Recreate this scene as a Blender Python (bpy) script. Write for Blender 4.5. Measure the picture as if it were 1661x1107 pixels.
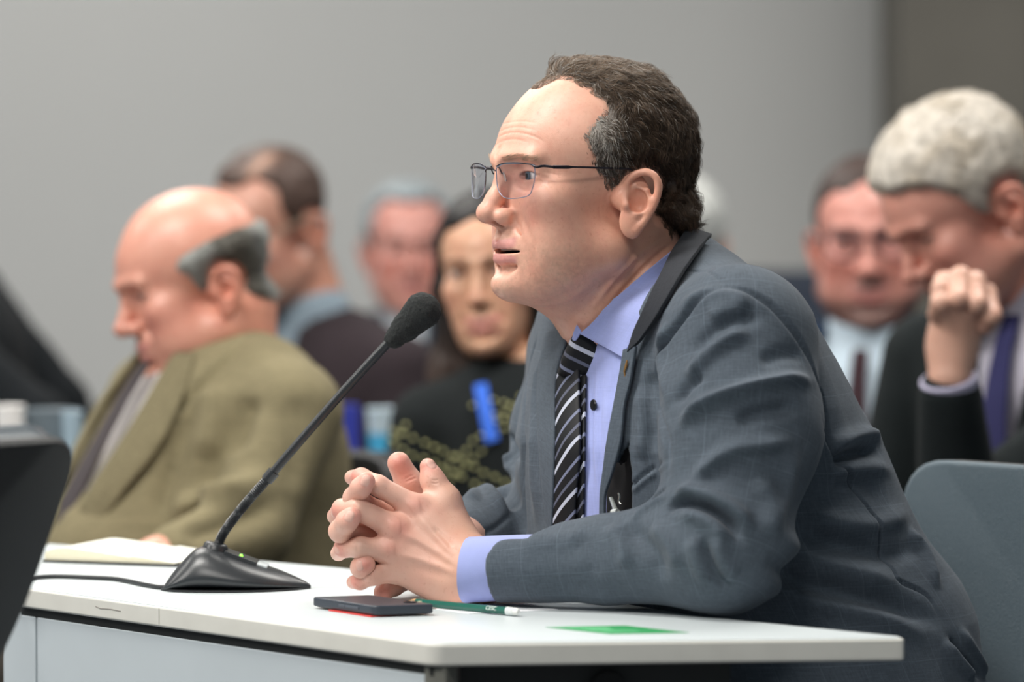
import bpy, math, random, os
import numpy as np
from mathutils import Vector, Matrix
from mathutils.bvhtree import BVHTree
for o in list(bpy.data.objects): bpy.data.objects.remove(o)
SC = bpy.context.scene; COL = SC.collection
def want(*k): return True

# ---------------------------------------------------------------- camera
CZ = 1.12; FPX = 6229.0; PITCH = math.atan((553.5-330)/FPX)
cam_d = bpy.data.cameras.new('camera'); cam = bpy.data.objects.new('camera', cam_d); COL.objects.link(cam)
cam.location = (0, 0, CZ); cam.rotation_euler = (math.pi/2-PITCH, 0, 0)
cam_d.sensor_width = 36; cam_d.lens = 36*FPX/1661
cam_d.clip_start = .05; cam_d.clip_end = 100
cam_d.dof.use_dof = True; cam_d.dof.focus_distance = 3.68; cam_d.dof.aperture_fstop = 3.0
SC.camera = cam
# ---------------------------------------------------------------- light and exposure
w = bpy.data.worlds.new('room_light'); SC.world = w; w.use_nodes = True
w.node_tree.nodes['Background'].inputs[0].default_value = (.80, .93, 1, 1)
w.node_tree.nodes['Background'].inputs[1].default_value = .20
SC.view_settings.view_transform = 'Standard'; SC.view_settings.look = 'None'
SC.view_settings.exposure = 0.0; SC.view_settings.gamma = 1.0; SC.view_settings.use_curve_mapping = False

def lamp(name, loc, size, power, col, rot=(0,0,0)):
    d = bpy.data.lights.new(name, 'AREA'); d.shape = 'RECTANGLE'; d.size, d.size_y = size; d.energy = power; d.color = col
    o = bpy.data.objects.new(name, d); COL.objects.link(o); o.location = loc; o.rotation_euler = rot
    return o
LAMPS = [(-1.1, 3.3, 2.98, 1.0), (-2.9, 2.7, 2.98, 1.0), (.9, 4.6, 2.98, .62), (-1.0, 5.6, 2.98, .62), (1.5, 6.6, 2.98, .5), (-1.2, 7.6, 2.98, .5), (-.6, 1.3, 2.98, .9), (-3.0, 5.6, 2.98, .5)]
for (x, y, z, k) in LAMPS:
    lamp('ceiling_panel_light', (x, y, z-.03), (1.15, .55), 54*k, (1, .97, .92))

# ---------------------------------------------------------------- pixel -> world
FW = np.array([0, math.cos(PITCH), -math.sin(PITCH)]); UP = np.array([0, math.sin(PITCH), math.cos(PITCH)])
CAM = np.array([0, 0, CZ])
def ray(px, py):
    d = np.array([(px-830.5)/FPX, 0, 0]) + FW + UP*((553.5-py)/FPX)
    return d
def P(px, py, Y):
    d = ray(px, py); return CAM + d*(Y/d[1])
def Pz(px, py, z):
    d = ray(px, py); return CAM + d*((z-CZ)/d[2])
TZ = .74; TH = .021
TABLE = [Pz(*q, TZ)[:2] for q in ((22, 950), (700, 1043), (1477, 1034), (1130, 999), (900, 960), (560, 922), (380, 906), (62, 881))]
def srgb(r, g, b):
    f = lambda c: (c/12.92 if c <= .04045 else ((c+.055)/1.055)**2.4)
    return (f(r/255), f(g/255), f(b/255))

# ---------------------------------------------------------------- objects
def tag(o, label=None, cat=None, group=None, kind=None):
    if label: o['label'] = label
    if cat: o['category'] = cat
    if group: o['group'] = group
    if kind: o['kind'] = kind
    return o
def empty(name, loc, label, cat, group=None, rz=0):
    o = bpy.data.objects.new(name, None); COL.objects.link(o); o.location = loc; o.rotation_euler.z = rz
    o.empty_display_size = .05
    return tag(o, label, cat, group)
def link(name, me, mat, parent=None):
    o = bpy.data.objects.new(name, me); COL.objects.link(o)
    if mat is not None and not me.materials: me.materials.append(mat)
    if parent is not None:
        o.parent = parent
        o.matrix_parent_inverse = Matrix.LocRotScale(parent.location, parent.rotation_euler, parent.scale).inverted() if parent.type == 'EMPTY' else Matrix()
    return o
def mesh(V, F, smooth=True):
    me = bpy.data.meshes.new('m')
    V = np.asarray(V, dtype=np.float32)
    if isinstance(F, np.ndarray):
        n, k = F.shape
        me.vertices.add(len(V)); me.vertices.foreach_set('co', V.ravel())
        me.loops.add(n*k); me.loops.foreach_set('vertex_index', F.astype(np.int32).ravel())
        me.polygons.add(n); me.polygons.foreach_set('loop_start', np.arange(0, n*k, k, dtype=np.int32))
        me.update(calc_edges=True); me.validate()
    else:
        me.from_pydata([tuple(map(float, v)) for v in V], [], [tuple(f) for f in F]); me.update()
    me.polygons.foreach_set('use_smooth', np.full(len(me.polygons), smooth))
    return me
def set_col(me, C, name='Col'):
    C = np.asarray(C, dtype=np.float32)
    if C.shape[1] == 3: C = np.concatenate([C, np.ones((len(C), 1), np.float32)], 1)
    a = me.color_attributes.new(name, 'FLOAT_COLOR', 'POINT'); a.data.foreach_set('color', C.ravel())
def mb():
    return [[], []]
def addm(M, V, F):
    o = len(M[0]); M[0].extend([tuple(v) for v in V]); M[1].extend([tuple(i+o for i in f) for f in F])
def box(M, c, s, R=None):
    R = np.eye(3) if R is None else R
    V = [np.array(c)+R@(np.array([x, y, z])*np.array(s)/2) for x in (-1, 1) for y in (-1, 1) for z in (-1, 1)]
    addm(M, V, [(0,1,3,2), (4,6,7,5), (0,4,5,1), (2,3,7,6), (0,2,6,4), (1,5,7,3)])
def rotz(a):
    c, s = math.cos(a), math.sin(a); return np.array([[c, -s, 0], [s, c, 0], [0, 0, 1.]])
def smoothpath(pts, n=8):
    """Catmull-Rom through points (any dimension)"""
    p = np.asarray(pts, float); p = np.vstack([2*p[0]-p[1], p, 2*p[-1]-p[-2]]); out = []
    for i in range(1, len(p)-2):
        for t in np.arange(0, 1, 1/n):
            out.append(.5*((2*p[i]) + (-p[i-1]+p[i+1])*t + (2*p[i-1]-5*p[i]+4*p[i+1]-p[i+2])*t*t + (-p[i-1]+3*p[i]-3*p[i+1]+p[i+2])*t**3))
    out.append(p[-2]); return np.array(out)
def tube(M, path, rad, n=12, closed=False, caps=True, flat=1.0, upv=None):
    path = np.asarray(path, float); m = len(path); rad = np.full(m, rad) if np.isscalar(rad) else np.asarray(rad)
    T = np.gradient(path, axis=0)
    if closed: T = np.roll(path, -1, 0)-np.roll(path, 1, 0)
    T /= np.linalg.norm(T, axis=1)[:, None]+1e-12
    up = np.array([0, 0, 1.]) if upv is None else np.array(upv, float)
    if abs(T[0]@up) > .95 and upv is None: up = np.array([0, 1., 0])
    V = []; 
    for i in range(m):
        a = np.cross(T[i], up); a /= np.linalg.norm(a)+1e-12; b = np.cross(a, T[i])
        if upv is None: up = b
        for k in range(n):
            t = 2*math.pi*k/n; V.append(path[i]+rad[i]*(math.cos(t)*a+math.sin(t)*b*flat))
    F = []
    for i in range(m if closed else m-1):
        j = (i+1) % m
        for k in range(n): F.append((i*n+k, i*n+(k+1) % n, j*n+(k+1) % n, j*n+k))
    if caps and not closed: F += [tuple(range(n))[::-1], tuple((m-1)*n+k for k in range(n))]
    addm(M, V, F)
def lathe(M, prof, n=32, c=(0,0,0), R=None):
    R = np.eye(3) if R is None else R; c = np.array(c, float); V = []
    for (r, z) in prof:
        for k in range(n):
            t = 2*math.pi*k/n; V.append(c+R@np.array([r*math.cos(t), r*math.sin(t), z]))
    F = []
    for i in range(len(prof)-1):
        for k in range(n): F.append((i*n+k, i*n+(k+1) % n, (i+1)*n+(k+1) % n, (i+1)*n+k))
    F += [tuple(range(n))[::-1], tuple((len(prof)-1)*n+k for k in range(n))]
    addm(M, V, F)
def build(name, M, mat, parent=None, smooth=True, bevel=0, seg=3, sub=0):
    me = mesh(M[0], M[1], smooth); o = link(name, me, mat, parent)
    if bevel:
        b = o.modifiers.new('b', 'BEVEL'); b.width = bevel; b.segments = seg; b.limit_method = 'ANGLE'; b.angle_limit = .6
        for p in me.polygons: p.use_smooth = True
        n_ = o.modifiers.new('n', 'WEIGHTED_NORMAL'); n_.keep_sharp = True
    elif smooth: me.set_sharp_from_angle(angle=.8)
    if sub: s = o.modifiers.new('s', 'SUBSURF'); s.levels = s.render_levels = sub
    return o

# ---------------------------------------------------------------- materials
def newmat(name, col=(.5,.5,.5), rough=.6, **k):
    m = bpy.data.materials.new(name); m.use_nodes = True; nt = m.node_tree; b = nt.nodes['Principled BSDF']
    b.inputs['Base Color'].default_value = (*col, 1); b.inputs['Roughness'].default_value = rough
    for a, v in k.items():
        n = {'metal': 'Metallic', 'sheen': 'Sheen Weight', 'coat': 'Coat Weight', 'spec': 'Specular IOR Level', 'trans': 'Transmission Weight', 'ior': 'IOR', 'alpha': 'Alpha', 'sss': 'Subsurface Weight'}.get(a)
        if n: b.inputs[n].default_value = v
    return m, nt, b
def N(nt, t, **k):
    n = nt.nodes.new(t)
    for a, v in k.items():
        if a.startswith('_'): setattr(n, a[1:], v)
        else: n.inputs[a.replace('__', ' ')].default_value = v
    return n
def objmat(name, col, rough=.6, noise=.0, scale=40, bump=0, bscale=300, **k):
    m, nt, b = newmat(name, col, rough, **k); tc = N(nt, 'ShaderNodeTexCoord')
    if noise:
        n = N(nt, 'ShaderNodeTexNoise', Scale=scale, Detail=4.); mx = N(nt, 'ShaderNodeMixRGB', _blend_type='MULTIPLY')
        nt.links.new(tc.outputs['Object'], n.inputs['Vector'])
        r = N(nt, 'ShaderNodeMapRange'); r.inputs['From Min'].default_value = .3; r.inputs['From Max'].default_value = .7
        r.inputs['To Min'].default_value = 1-noise; r.inputs['To Max'].default_value = 1+noise*.4
        nt.links.new(n.outputs['Fac'], r.inputs['Value'])
        mx.inputs['Fac'].default_value = 1; mx.inputs['Color1'].default_value = (*col, 1)
        nt.links.new(r.outputs[0], mx.inputs['Color2']); nt.links.new(mx.outputs[0], b.inputs['Base Color'])
    if bump:
        n = N(nt, 'ShaderNodeTexNoise', Scale=bscale, Detail=3.); bp = N(nt, 'ShaderNodeBump', Strength=bump, Distance=.001)
        nt.links.new(tc.outputs['Object'], n.inputs['Vector'])
        nt.links.new(n.outputs['Fac'], bp.inputs['Height']); nt.links.new(bp.outputs[0], b.inputs['Normal'])
    return m
def skinmat(name, rough=.44, sss=.06, freckle=.10):
    m, nt, b = newmat(name, (.6,.4,.3), rough, sss=sss)
    b.inputs['Subsurface Radius'].default_value = (1, .35, .2); b.inputs['Subsurface Scale'].default_value = .006
    tc = N(nt, 'ShaderNodeTexCoord'); a = N(nt, 'ShaderNodeVertexColor', _layer_name='Col')
    n1 = N(nt, 'ShaderNodeTexNoise', Scale=260., Detail=3.); n2 = N(nt, 'ShaderNodeTexNoise', Scale=45., Detail=4.)
    for n in (n1, n2): nt.links.new(tc.outputs['Object'], n.inputs['Vector'])
    r = N(nt, 'ShaderNodeMapRange'); r.inputs['From Min'].default_value = .3; r.inputs['From Max'].default_value = .7
    r.inputs['To Min'].default_value = 0; r.inputs['To Max'].default_value = 1; nt.links.new(n2.outputs['Fac'], r.inputs['Value'])
    mx = N(nt, 'ShaderNodeMixRGB', _blend_type='MULTIPLY'); mx.inputs['Color2'].default_value = (1-.2*freckle, 1-1.1*freckle, 1-1.2*freckle, 1)
    nt.links.new(r.outputs[0], mx.inputs['Fac']); nt.links.new(a.outputs['Color'], mx.inputs['Color1'])
    r2 = N(nt, 'ShaderNodeMapRange'); r2.inputs['From Min'].default_value = .60; r2.inputs['From Max'].default_value = .80
    r2.inputs['To Min'].default_value = 0; r2.inputs['To Max'].default_value = 1; nt.links.new(n1.outputs['Fac'], r2.inputs['Value'])
    m2 = N(nt, 'ShaderNodeMixRGB', _blend_type='MULTIPLY'); m2.inputs['Color2'].default_value = (1-1.2*freckle, 1-2.0*freckle, 1-2.2*freckle, 1)
    nt.links.new(r2.outputs[0], m2.inputs['Fac']); nt.links.new(mx.outputs[0], m2.inputs['Color1']); nt.links.new(m2.outputs[0], b.inputs['Base Color'])
    n3 = N(nt, 'ShaderNodeTexVoronoi', Scale=900.); nt.links.new(tc.outputs['Object'], n3.inputs['Vector'])
    bp = N(nt, 'ShaderNodeBump', Strength=.13, Distance=.0006); n4 = N(nt, 'ShaderNodeTexNoise', Scale=420., Detail=6., Roughness=.75); nt.links.new(tc.outputs['Object'], n4.inputs['Vector']); av = N(nt, 'ShaderNodeMath', _operation='ADD'); nt.links.new(n3.outputs['Distance'], av.inputs[0]); nt.links.new(n4.outputs['Fac'], av.inputs[1]); nt.links.new(av.outputs[0], bp.inputs['Height']); nt.links.new(bp.outputs[0], b.inputs['Normal'])
    return m
def hairmat(name, rough=.5):
    m, nt, b = newmat(name, (.1,.1,.1), rough, spec=.35)
    a = N(nt, 'ShaderNodeVertexColor', _layer_name='Col'); nt.links.new(a.outputs['Color'], b.inputs['Base Color'])
    return m
def clothmat(name, rough=.85, sheen=.25, weave=1500, bump=.35, mott=.12, lines=None, linecol=(.4,.45,.5), line_w=.02, mscale=60):
    """cloth in the colour attribute Col; UV holds metres along and around the garment for window-pane lines"""
    m, nt, b = newmat(name, (.2,.2,.2), rough, sheen=sheen, spec=.25); b.inputs['Sheen Roughness'].default_value = .5
    tc = N(nt, 'ShaderNodeTexCoord'); a = N(nt, 'ShaderNodeVertexColor', _layer_name='Col'); out = a.outputs['Color']
    n = N(nt, 'ShaderNodeTexNoise', Scale=float(mscale), Detail=6., Roughness=.7); nt.links.new(tc.outputs['Object'], n.inputs['Vector'])
    mp = N(nt, 'ShaderNodeMapping'); mp.inputs['Scale'].default_value = (620, 60, 60); nt.links.new(tc.outputs['UV'], mp.inputs['Vector'])
    mp2 = N(nt, 'ShaderNodeMapping'); mp2.inputs['Scale'].default_value = (60, 620, 60); nt.links.new(tc.outputs['UV'], mp2.inputs['Vector'])
    f1 = N(nt, 'ShaderNodeTexNoise', Scale=1., Detail=2.); f2 = N(nt, 'ShaderNodeTexNoise', Scale=1., Detail=2.)
    nt.links.new(mp.outputs[0], f1.inputs['Vector']); nt.links.new(mp2.outputs[0], f2.inputs['Vector'])
    ad = N(nt, 'ShaderNodeMath', _operation='ADD'); nt.links.new(f1.outputs['Fac'], ad.inputs[0]); nt.links.new(f2.outputs['Fac'], ad.inputs[1])
    ad2 = N(nt, 'ShaderNodeMath', _operation='ADD'); nt.links.new(ad.outputs[0], ad2.inputs[0]); nt.links.new(n.outputs['Fac'], ad2.inputs[1])
    r = N(nt, 'ShaderNodeMapRange'); r.inputs['From Min'].default_value = 1.1; r.inputs['From Max'].default_value = 1.9
    r.inputs['To Min'].default_value = 1-mott*1.6; r.inputs['To Max'].default_value = 1+mott*1.6; nt.links.new(ad2.outputs[0], r.inputs['Value'])
    mx = N(nt, 'ShaderNodeMixRGB', _blend_type='MULTIPLY'); mx.inputs['Fac'].default_value = 1
    nt.links.new(out, mx.inputs['Color1']); nt.links.new(r.outputs[0], mx.inputs['Color2']); out = mx.outputs[0]
    if lines:
        sp = N(nt, 'ShaderNodeSeparateXYZ'); nt.links.new(tc.outputs['UV'], sp.inputs[0]); fs = []
        for ax, per in enumerate(lines):
            q = N(nt, 'ShaderNodeMath', _operation='DIVIDE'); q.inputs[1].default_value = per; nt.links.new(sp.outputs[ax], q.inputs[0])
            fr = N(nt, 'ShaderNodeMath', _operation='FRACT'); nt.links.new(q.outputs[0], fr.inputs[0])
            lt = N(nt, 'ShaderNodeMath', _operation='LESS_THAN'); lt.inputs[1].default_value = line_w; nt.links.new(fr.outputs[0], lt.inputs[0]); fs.append(lt)
        mxm = N(nt, 'ShaderNodeMath', _operation='MAXIMUM'); nt.links.new(fs[0].outputs[0], mxm.inputs[0]); nt.links.new(fs[1].outputs[0], mxm.inputs[1])
        g = N(nt, 'ShaderNodeMath', _operation='MULTIPLY'); g.inputs[1].default_value = .13; nt.links.new(mxm.outputs[0], g.inputs[0])
        ml = N(nt, 'ShaderNodeMixRGB'); ml.inputs['Color2'].default_value = (*linecol, 1); nt.links.new(g.outputs[0], ml.inputs['Fac']); nt.links.new(out, ml.inputs['Color1']); out = ml.outputs[0]
    nt.links.new(out, b.inputs['Base Color'])
    n3 = N(nt, 'ShaderNodeTexNoise', Scale=float(weave), Detail=1.); nt.links.new(tc.outputs['Object'], n3.inputs['Vector'])
    bp = N(nt, 'ShaderNodeBump', Strength=bump, Distance=.0006); nt.links.new(n3.outputs['Fac'], bp.inputs['Height']); nt.links.new(bp.outputs[0], b.inputs['Normal'])
    return m

# ---------------------------------------------------------------- signed distance modelling
def V3(*a): return np.array(a, dtype=np.float32)
def smin(a, b, k):
    if k <= 0: return np.minimum(a, b)
    h = np.maximum(k-np.abs(a-b), 0)/k; return np.minimum(a, b)-h*h*k*.25
def smax(a, b, k): return -smin(-a, -b, k)
def ell(p, c, r, R=None):
    q = p-np.asarray(c, np.float32)
    if R is not None: q = q@np.asarray(R, np.float32)
    r = np.asarray(r, np.float32); k0 = np.linalg.norm(q/r, axis=1); k1 = np.linalg.norm(q/(r*r), axis=1)+1e-9
    return k0*(k0-1)/k1
def cap(p, a, b, ra, rb=None):
    rb = ra if rb is None else rb; a = np.asarray(a, np.float32); b = np.asarray(b, np.float32); ba = b-a
    t = np.clip(((p-a)@ba)/max(float(ba@ba), 1e-12), 0, 1); return np.linalg.norm(p-a-t[:, None]*ba, axis=1)-(ra+(rb-ra)*t)
def chain(p, pts, rad, k=0):
    d = None
    for i in range(len(pts)-1):
        e = cap(p, pts[i], pts[i+1], rad[i], rad[i+1]); d = e if d is None else smin(d, e, k)
    return d
def rbox(p, c, h, r, R=None):
    q = p-np.asarray(c, np.float32)
    if R is not None: q = q@np.asarray(R, np.float32)
    q = np.abs(q)-(np.asarray(h, np.float32)-r); return np.linalg.norm(np.maximum(q, 0), axis=1)+np.minimum(q.max(1), 0)-r
def poly2(q, poly):
    """signed distance to a 2-D polygon, negative inside"""
    poly = np.asarray(poly, np.float32); n = len(poly); d = np.full(len(q), 1e9, np.float32); ins = np.zeros(len(q), bool)
    for i in range(n):
        a = poly[i]; b = poly[(i+1) % n]; e = b-a; w = q-a
        t = np.clip((w@e)/max(float(e@e), 1e-12), 0, 1); d = np.minimum(d, ((w-t[:, None]*e)**2).sum(1))
        c = ((a[1] > q[:, 1]) != (b[1] > q[:, 1])); ins ^= c & (q[:, 0] < (b[0]-a[0])*(q[:, 1]-a[1])/(b[1]-a[1] if b[1] != a[1] else 1e-9)+a[0])
    return np.sqrt(d)*np.where(ins, -1, 1)
def _hash(ix, iy, iz, s):
    h = (ix*374761393+iy*668265263+iz*2147483647+s*974634777) & 0xffffffff
    h = ((h ^ (h >> 13))*1274126177) & 0xffffffff; return ((h ^ (h >> 16)) & 0xffff)/32768.0-1
def noise3(p, scale, seed=0):
    q = np.asarray(p, np.float64)*scale; i = np.floor(q).astype(np.int64); f = q-i; f = f*f*(3-2*f); r = 0
    for dx in (0, 1):
        for dy in (0, 1):
            for dz in (0, 1):
                wt = (f[:, 0] if dx else 1-f[:, 0])*(f[:, 1] if dy else 1-f[:, 1])*(f[:, 2] if dz else 1-f[:, 2])
                r = r+wt*_hash(i[:, 0]+dx, i[:, 1]+dy, i[:, 2]+dz, seed)
    return r
def polygonise(f, lo, hi, vox, coarse=4, proj=2):
    """surface nets on a two-level grid; returns vertices and quads"""
    lo = np.array(lo, float); hi = np.array(hi, float); nb = np.ceil((hi-lo)/(vox*coarse)).astype(int)+1; n = nb*coarse+1
    ax = [lo[i]+np.arange(nb[i]+1)*vox*coarse for i in range(3)]
    G = np.stack(np.meshgrid(*ax, indexing='ij'), -1).reshape(-1, 3).astype(np.float32); dc = np.concatenate([f(G[i:i+200000]) for i in range(0, len(G), 200000)]).reshape(nb+1)
    cen = (dc[:-1, :-1, :-1]+dc[1:, :-1, :-1]+dc[:-1, 1:, :-1]+dc[:-1, :-1, 1:]+dc[1:, 1:, :-1]+dc[1:, :-1, 1:]+dc[:-1, 1:, 1:]+dc[1:, 1:, 1:])/8
    mn = dc[:-1, :-1, :-1].copy()
    act = np.abs(cen) < vox*coarse*1.75
    D = np.repeat(np.repeat(np.repeat(np.sign(cen)*vox*9, coarse, 0), coarse, 1), coarse, 2).astype(np.float32)
    D = np.pad(D, ((0, 1),)*3, mode='edge')
    A = np.repeat(np.repeat(np.repeat(act, coarse, 0), coarse, 1), coarse, 2); A = np.pad(A, ((0, 1),)*3, mode='edge')
    B = A.copy()
    for a in range(3):
        s = [slice(None)]*3; t = [slice(None)]*3; s[a] = slice(1, None); t[a] = slice(None, -1); B[tuple(s)] |= A[tuple(t)]
    idx = np.argwhere(B); pts = (lo+idx*vox).astype(np.float32)
    vals = np.concatenate([f(pts[i:i+200000]) for i in range(0, len(pts), 200000)]); D[B] = vals
    S = D < 0; shp = np.array(D.shape)-1
    cnt = np.zeros(shp, np.int8); acc = np.zeros((*shp, 3), np.float32)
    for a in range(3):
        s0 = [slice(None)]*3; s1 = [slice(None)]*3; s0[a] = slice(None, -1); s1[a] = slice(1, None)
        d0 = D[tuple(s0)]; d1 = D[tuple(s1)]; cr = (d0 < 0) != (d1 < 0); e = np.argwhere(cr)
        if len(e) == 0: continue
        t = d0[cr]/(d0[cr]-d1[cr]); pos = e.astype(np.float32); pos[:, a] += t
        b_, c_ = [x for x in range(3) if x != a]
        for ob in (0, -1):
            for oc in (0, -1):
                ce = e.copy(); ce[:, b_] += ob; ce[:, c_] += oc
                ok = ((ce >= 0) & (ce < shp)).all(1); ce = ce[ok]
                np.add.at(cnt, tuple(ce.T), 1); np.add.at(acc, tuple(ce.T), pos[ok])
    m = cnt > 0; vid = np.full(shp, -1, np.int64); vid[m] = np.arange(m.sum())
    V = lo+acc[m]/cnt[m][:, None]*vox; F = []
    for a in range(3):
        s0 = [slice(None)]*3; s1 = [slice(None)]*3; s0[a] = slice(None, -1); s1[a] = slice(1, None)
        cr = S[tuple(s0)] != S[tuple(s1)]; e = np.argwhere(cr); b_, c_ = [(1, 2), (2, 0), (0, 1)][a]
        e = e[(e[:, b_] > 0) & (e[:, c_] > 0) & (e[:, b_] < shp[b_]) & (e[:, c_] < shp[c_])]
        def g(ob, oc):
            x = e.copy(); x[:, b_] += ob; x[:, c_] += oc; return vid[tuple(x.T)]
        q = np.stack([g(-1, -1), g(0, -1), g(0, 0), g(-1, 0)], 1); fl = ~S[tuple(e.T)]; q[fl] = q[fl][:, ::-1]; F.append(q)
    F = np.concatenate(F); F = F[(F >= 0).all(1)]
    V = V.astype(np.float32); eps = vox*.5
    for _ in range(proj):
        d = f(V); g = np.stack([f(V+np.eye(3, dtype=np.float32)[a]*eps)-d for a in range(3)], 1)/eps
        n2 = (g*g).sum(1)+1e-9; V = V-(np.clip(d/n2, -vox, vox)*.8)[:, None]*g
    return V.astype(np.float32), F
def normals(V, F):
    a = V[F[:, 2]]-V[F[:, 0]]; b = V[F[:, 3]]-V[F[:, 1]]; n = np.cross(a, b); N_ = np.zeros_like(V)
    for k in range(4): np.add.at(N_, F[:, k], n)
    return N_/(np.linalg.norm(N_, axis=1)[:, None]+1e-12)
GAIN = 1.0
WID = 1.0
class Surf:
    """a modelled surface that can be ray-cast from the photographer's viewpoint and given folds"""
    def __init__(s, V, F): s.V, s.F = V, F; s.N = normals(V, F); s.refresh()
    def refresh(s): s.bvh = BVHTree.FromPolygons([tuple(v) for v in s.V.tolist()], s.F.tolist())
    def hit(s, px, py, off=0):
        d = Vector(ray(px, py)).normalized(); h = s.bvh.ray_cast(Vector(CAM), d)
        if h[0] is None:
            h = None; best = 1e9
            for t in np.linspace(3.2, 5.4, 45):
                q = Vector(CAM)+d*float(t); r = s.bvh.find_nearest(q)
                if r[0] is not None and r[3] < best: best = r[3]; h = r
        n = Vector(h[1])
        if n.dot(d) > 0: n = -n
        return np.array(h[0]+n*off)
    def path(s, pts, n=4):
        """pixel polyline -> smooth polyline on the surface"""
        return np.array([s.hit(*q) for q in smoothpath(pts, n)])
    def fold(s, paths, w, h, asym=0):
        """raise (h>0) or sink (h<0) the surface along pixel paths; fades at the ends"""
        for pts in paths:
            ww, hh = w, h
            if isinstance(pts[0][0], (list, tuple)): pts, ww, hh = pts
            L = s.path(pts); n = len(L); box_lo = L.min(0)-ww*3; box_hi = L.max(0)+ww*3
            m = np.where(((s.V > box_lo) & (s.V < box_hi)).all(1))[0]
            if not len(m): continue
            q = s.V[m]; best = np.full(len(m), 1e9); tt = np.zeros(len(m))
            for i in range(n-1):
                a, b = L[i], L[i+1]; e = b-a; t = np.clip(((q-a)@e)/max(e@e, 1e-12), 0, 1); d = ((q-a-t[:, None]*e)**2).sum(1)
                u = d < best; best[u] = d[u]; tt[u] = (i+t[u])/(n-1)
            amp = GAIN*hh*np.exp(-best/(ww*ww*WID*WID))*np.clip(np.sin(np.clip(tt, .02, .98)*math.pi)*1.6, 0, 1)
            s.V[m] += (amp[:, None]*s.N[m]).astype(np.float32)
        s.N = normals(s.V, s.F)
def edges_fade(x, a, b): return np.clip((x-a)/(b-a), 0, 1)
def mixc(C, col, m):
    m = np.clip(m, 0, 1)[:, None]; return C*(1-m)+np.asarray(col)[None]*m
# ================================================================ room
def plane_obj(name, c, s, mat, R=None):
    M = mb(); box(M, c, s, R); o = build(name, M, mat, smooth=False); o['kind'] = 'structure'; return o
WY = 9.0
plane_obj('wall_back', (-1.2, WY+.1, 1.5), (6.9-2.2*1, .2, 3.0), objmat('wall_paint', srgb(190, 191, 190), .8, noise=.02, scale=2, bump=.05))
plane_obj('wall_right', (2.35, WY-.35, 1.5), (3.0, .5, 3.0), objmat('wall_dark_concrete', srgb(104, 101, 94), .85, noise=.22, scale=3, bump=.2, bscale=60))
plane_obj('floor', (0, 4.5, -.05), (7.4, 9.4, .1), objmat('carpet', srgb(88, 90, 96), .95, noise=.2, scale=120, bump=.4))
plane_obj('ceiling', (0, 4.5, 3.05), (7.4, 9.4, .1), objmat('ceiling_tile', srgb(225, 224, 220), .9, noise=.02))
_m, _nt, _b = newmat('light_diffuser', (1, 1, 1), .5); _b.inputs['Emission Color'].default_value = (1, .96, .9, 1); _b.inputs['Emission Strength'].default_value = 3.0
_mf = objmat('white_metal', srgb(230, 230, 228), .4)
CLN = ['over the microphone', 'over the left end of the table row, nearest the side', 'over the bearded man', 'over the man with parted hair', 'over the dark wall side, second from the back', 'nearest the back wall', 'nearest the camera', 'farthest left over the second row']
for i, (x, y, z, k) in enumerate(LAMPS):
    e = empty('ceiling_light', (x, y, 3.0), 'recessed white rectangular ceiling light '+CLN[i], 'ceiling light', 'ceiling lights')
    M = mb(); box(M, (x, y, 2.992), (1.2, .6, .016)); build('diffuser', M, _m, e, smooth=False)
    M = mb()
    for sx, sy, w_, h_ in ((0, .31, 1.26, .03), (0, -.31, 1.26, .03), (.615, 0, .03, .6), (-.615, 0, .03, .6)): box(M, (x+sx, y+sy, 2.99), (w_, h_, .02))
    build('frame', M, _mf, e, smooth=False)
# ================================================================ heads (canonical frame in mm: x forward, y to the person's left, z up, origin between the ears at eye level)
def frame(yaw, pitch=0, roll=0):
    """yaw 0 faces the camera (-Y), +90 faces picture-left; pitch>0 bows the head; returns columns forward,left,up"""
    a = math.radians(yaw); f = np.array([-math.sin(a), -math.cos(a), 0]); l = np.array([math.cos(a), -math.sin(a), 0]); u = np.array([0, 0, 1.])
    t = math.radians(pitch); f2 = f*math.cos(t)-u*math.sin(t); u2 = u*math.cos(t)+f*math.sin(t)
    r = math.radians(roll); l3 = l*math.cos(r)+u2*math.sin(r); u3 = u2*math.cos(r)-l*math.sin(r)
    return np.stack([f2, l3, u3], 1)
def earp(px, py, out=0, s=1.0):
    sx = (963-px)/1.661; x = (sx+32.8)/1.096; return np.array([x, 74.+(8-x)*.45+out, (290-py)/1.661])
HELIX = [earp(1014, 318, -2), earp(1013, 299, 1), earp(1019, 288, 3), earp(1030, 282, 4), earp(1042, 281, 5), earp(1053, 288, 6), earp(1059, 302, 6), earp(1057, 320, 5), earp(1049, 341, 4), earp(1038, 360, 2), earp(1027, 373, 0)]
HRAD = [3.2, 3.4, 3.6, 3.8, 4, 4, 4, 3.8, 3.8, 4.2, 5]
_hp = smoothpath([(*h, r) for h, r in zip(HELIX, HRAD)], 3); HELIX_S, HRAD_S = _hp[:, :3], _hp[:, 3]
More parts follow.
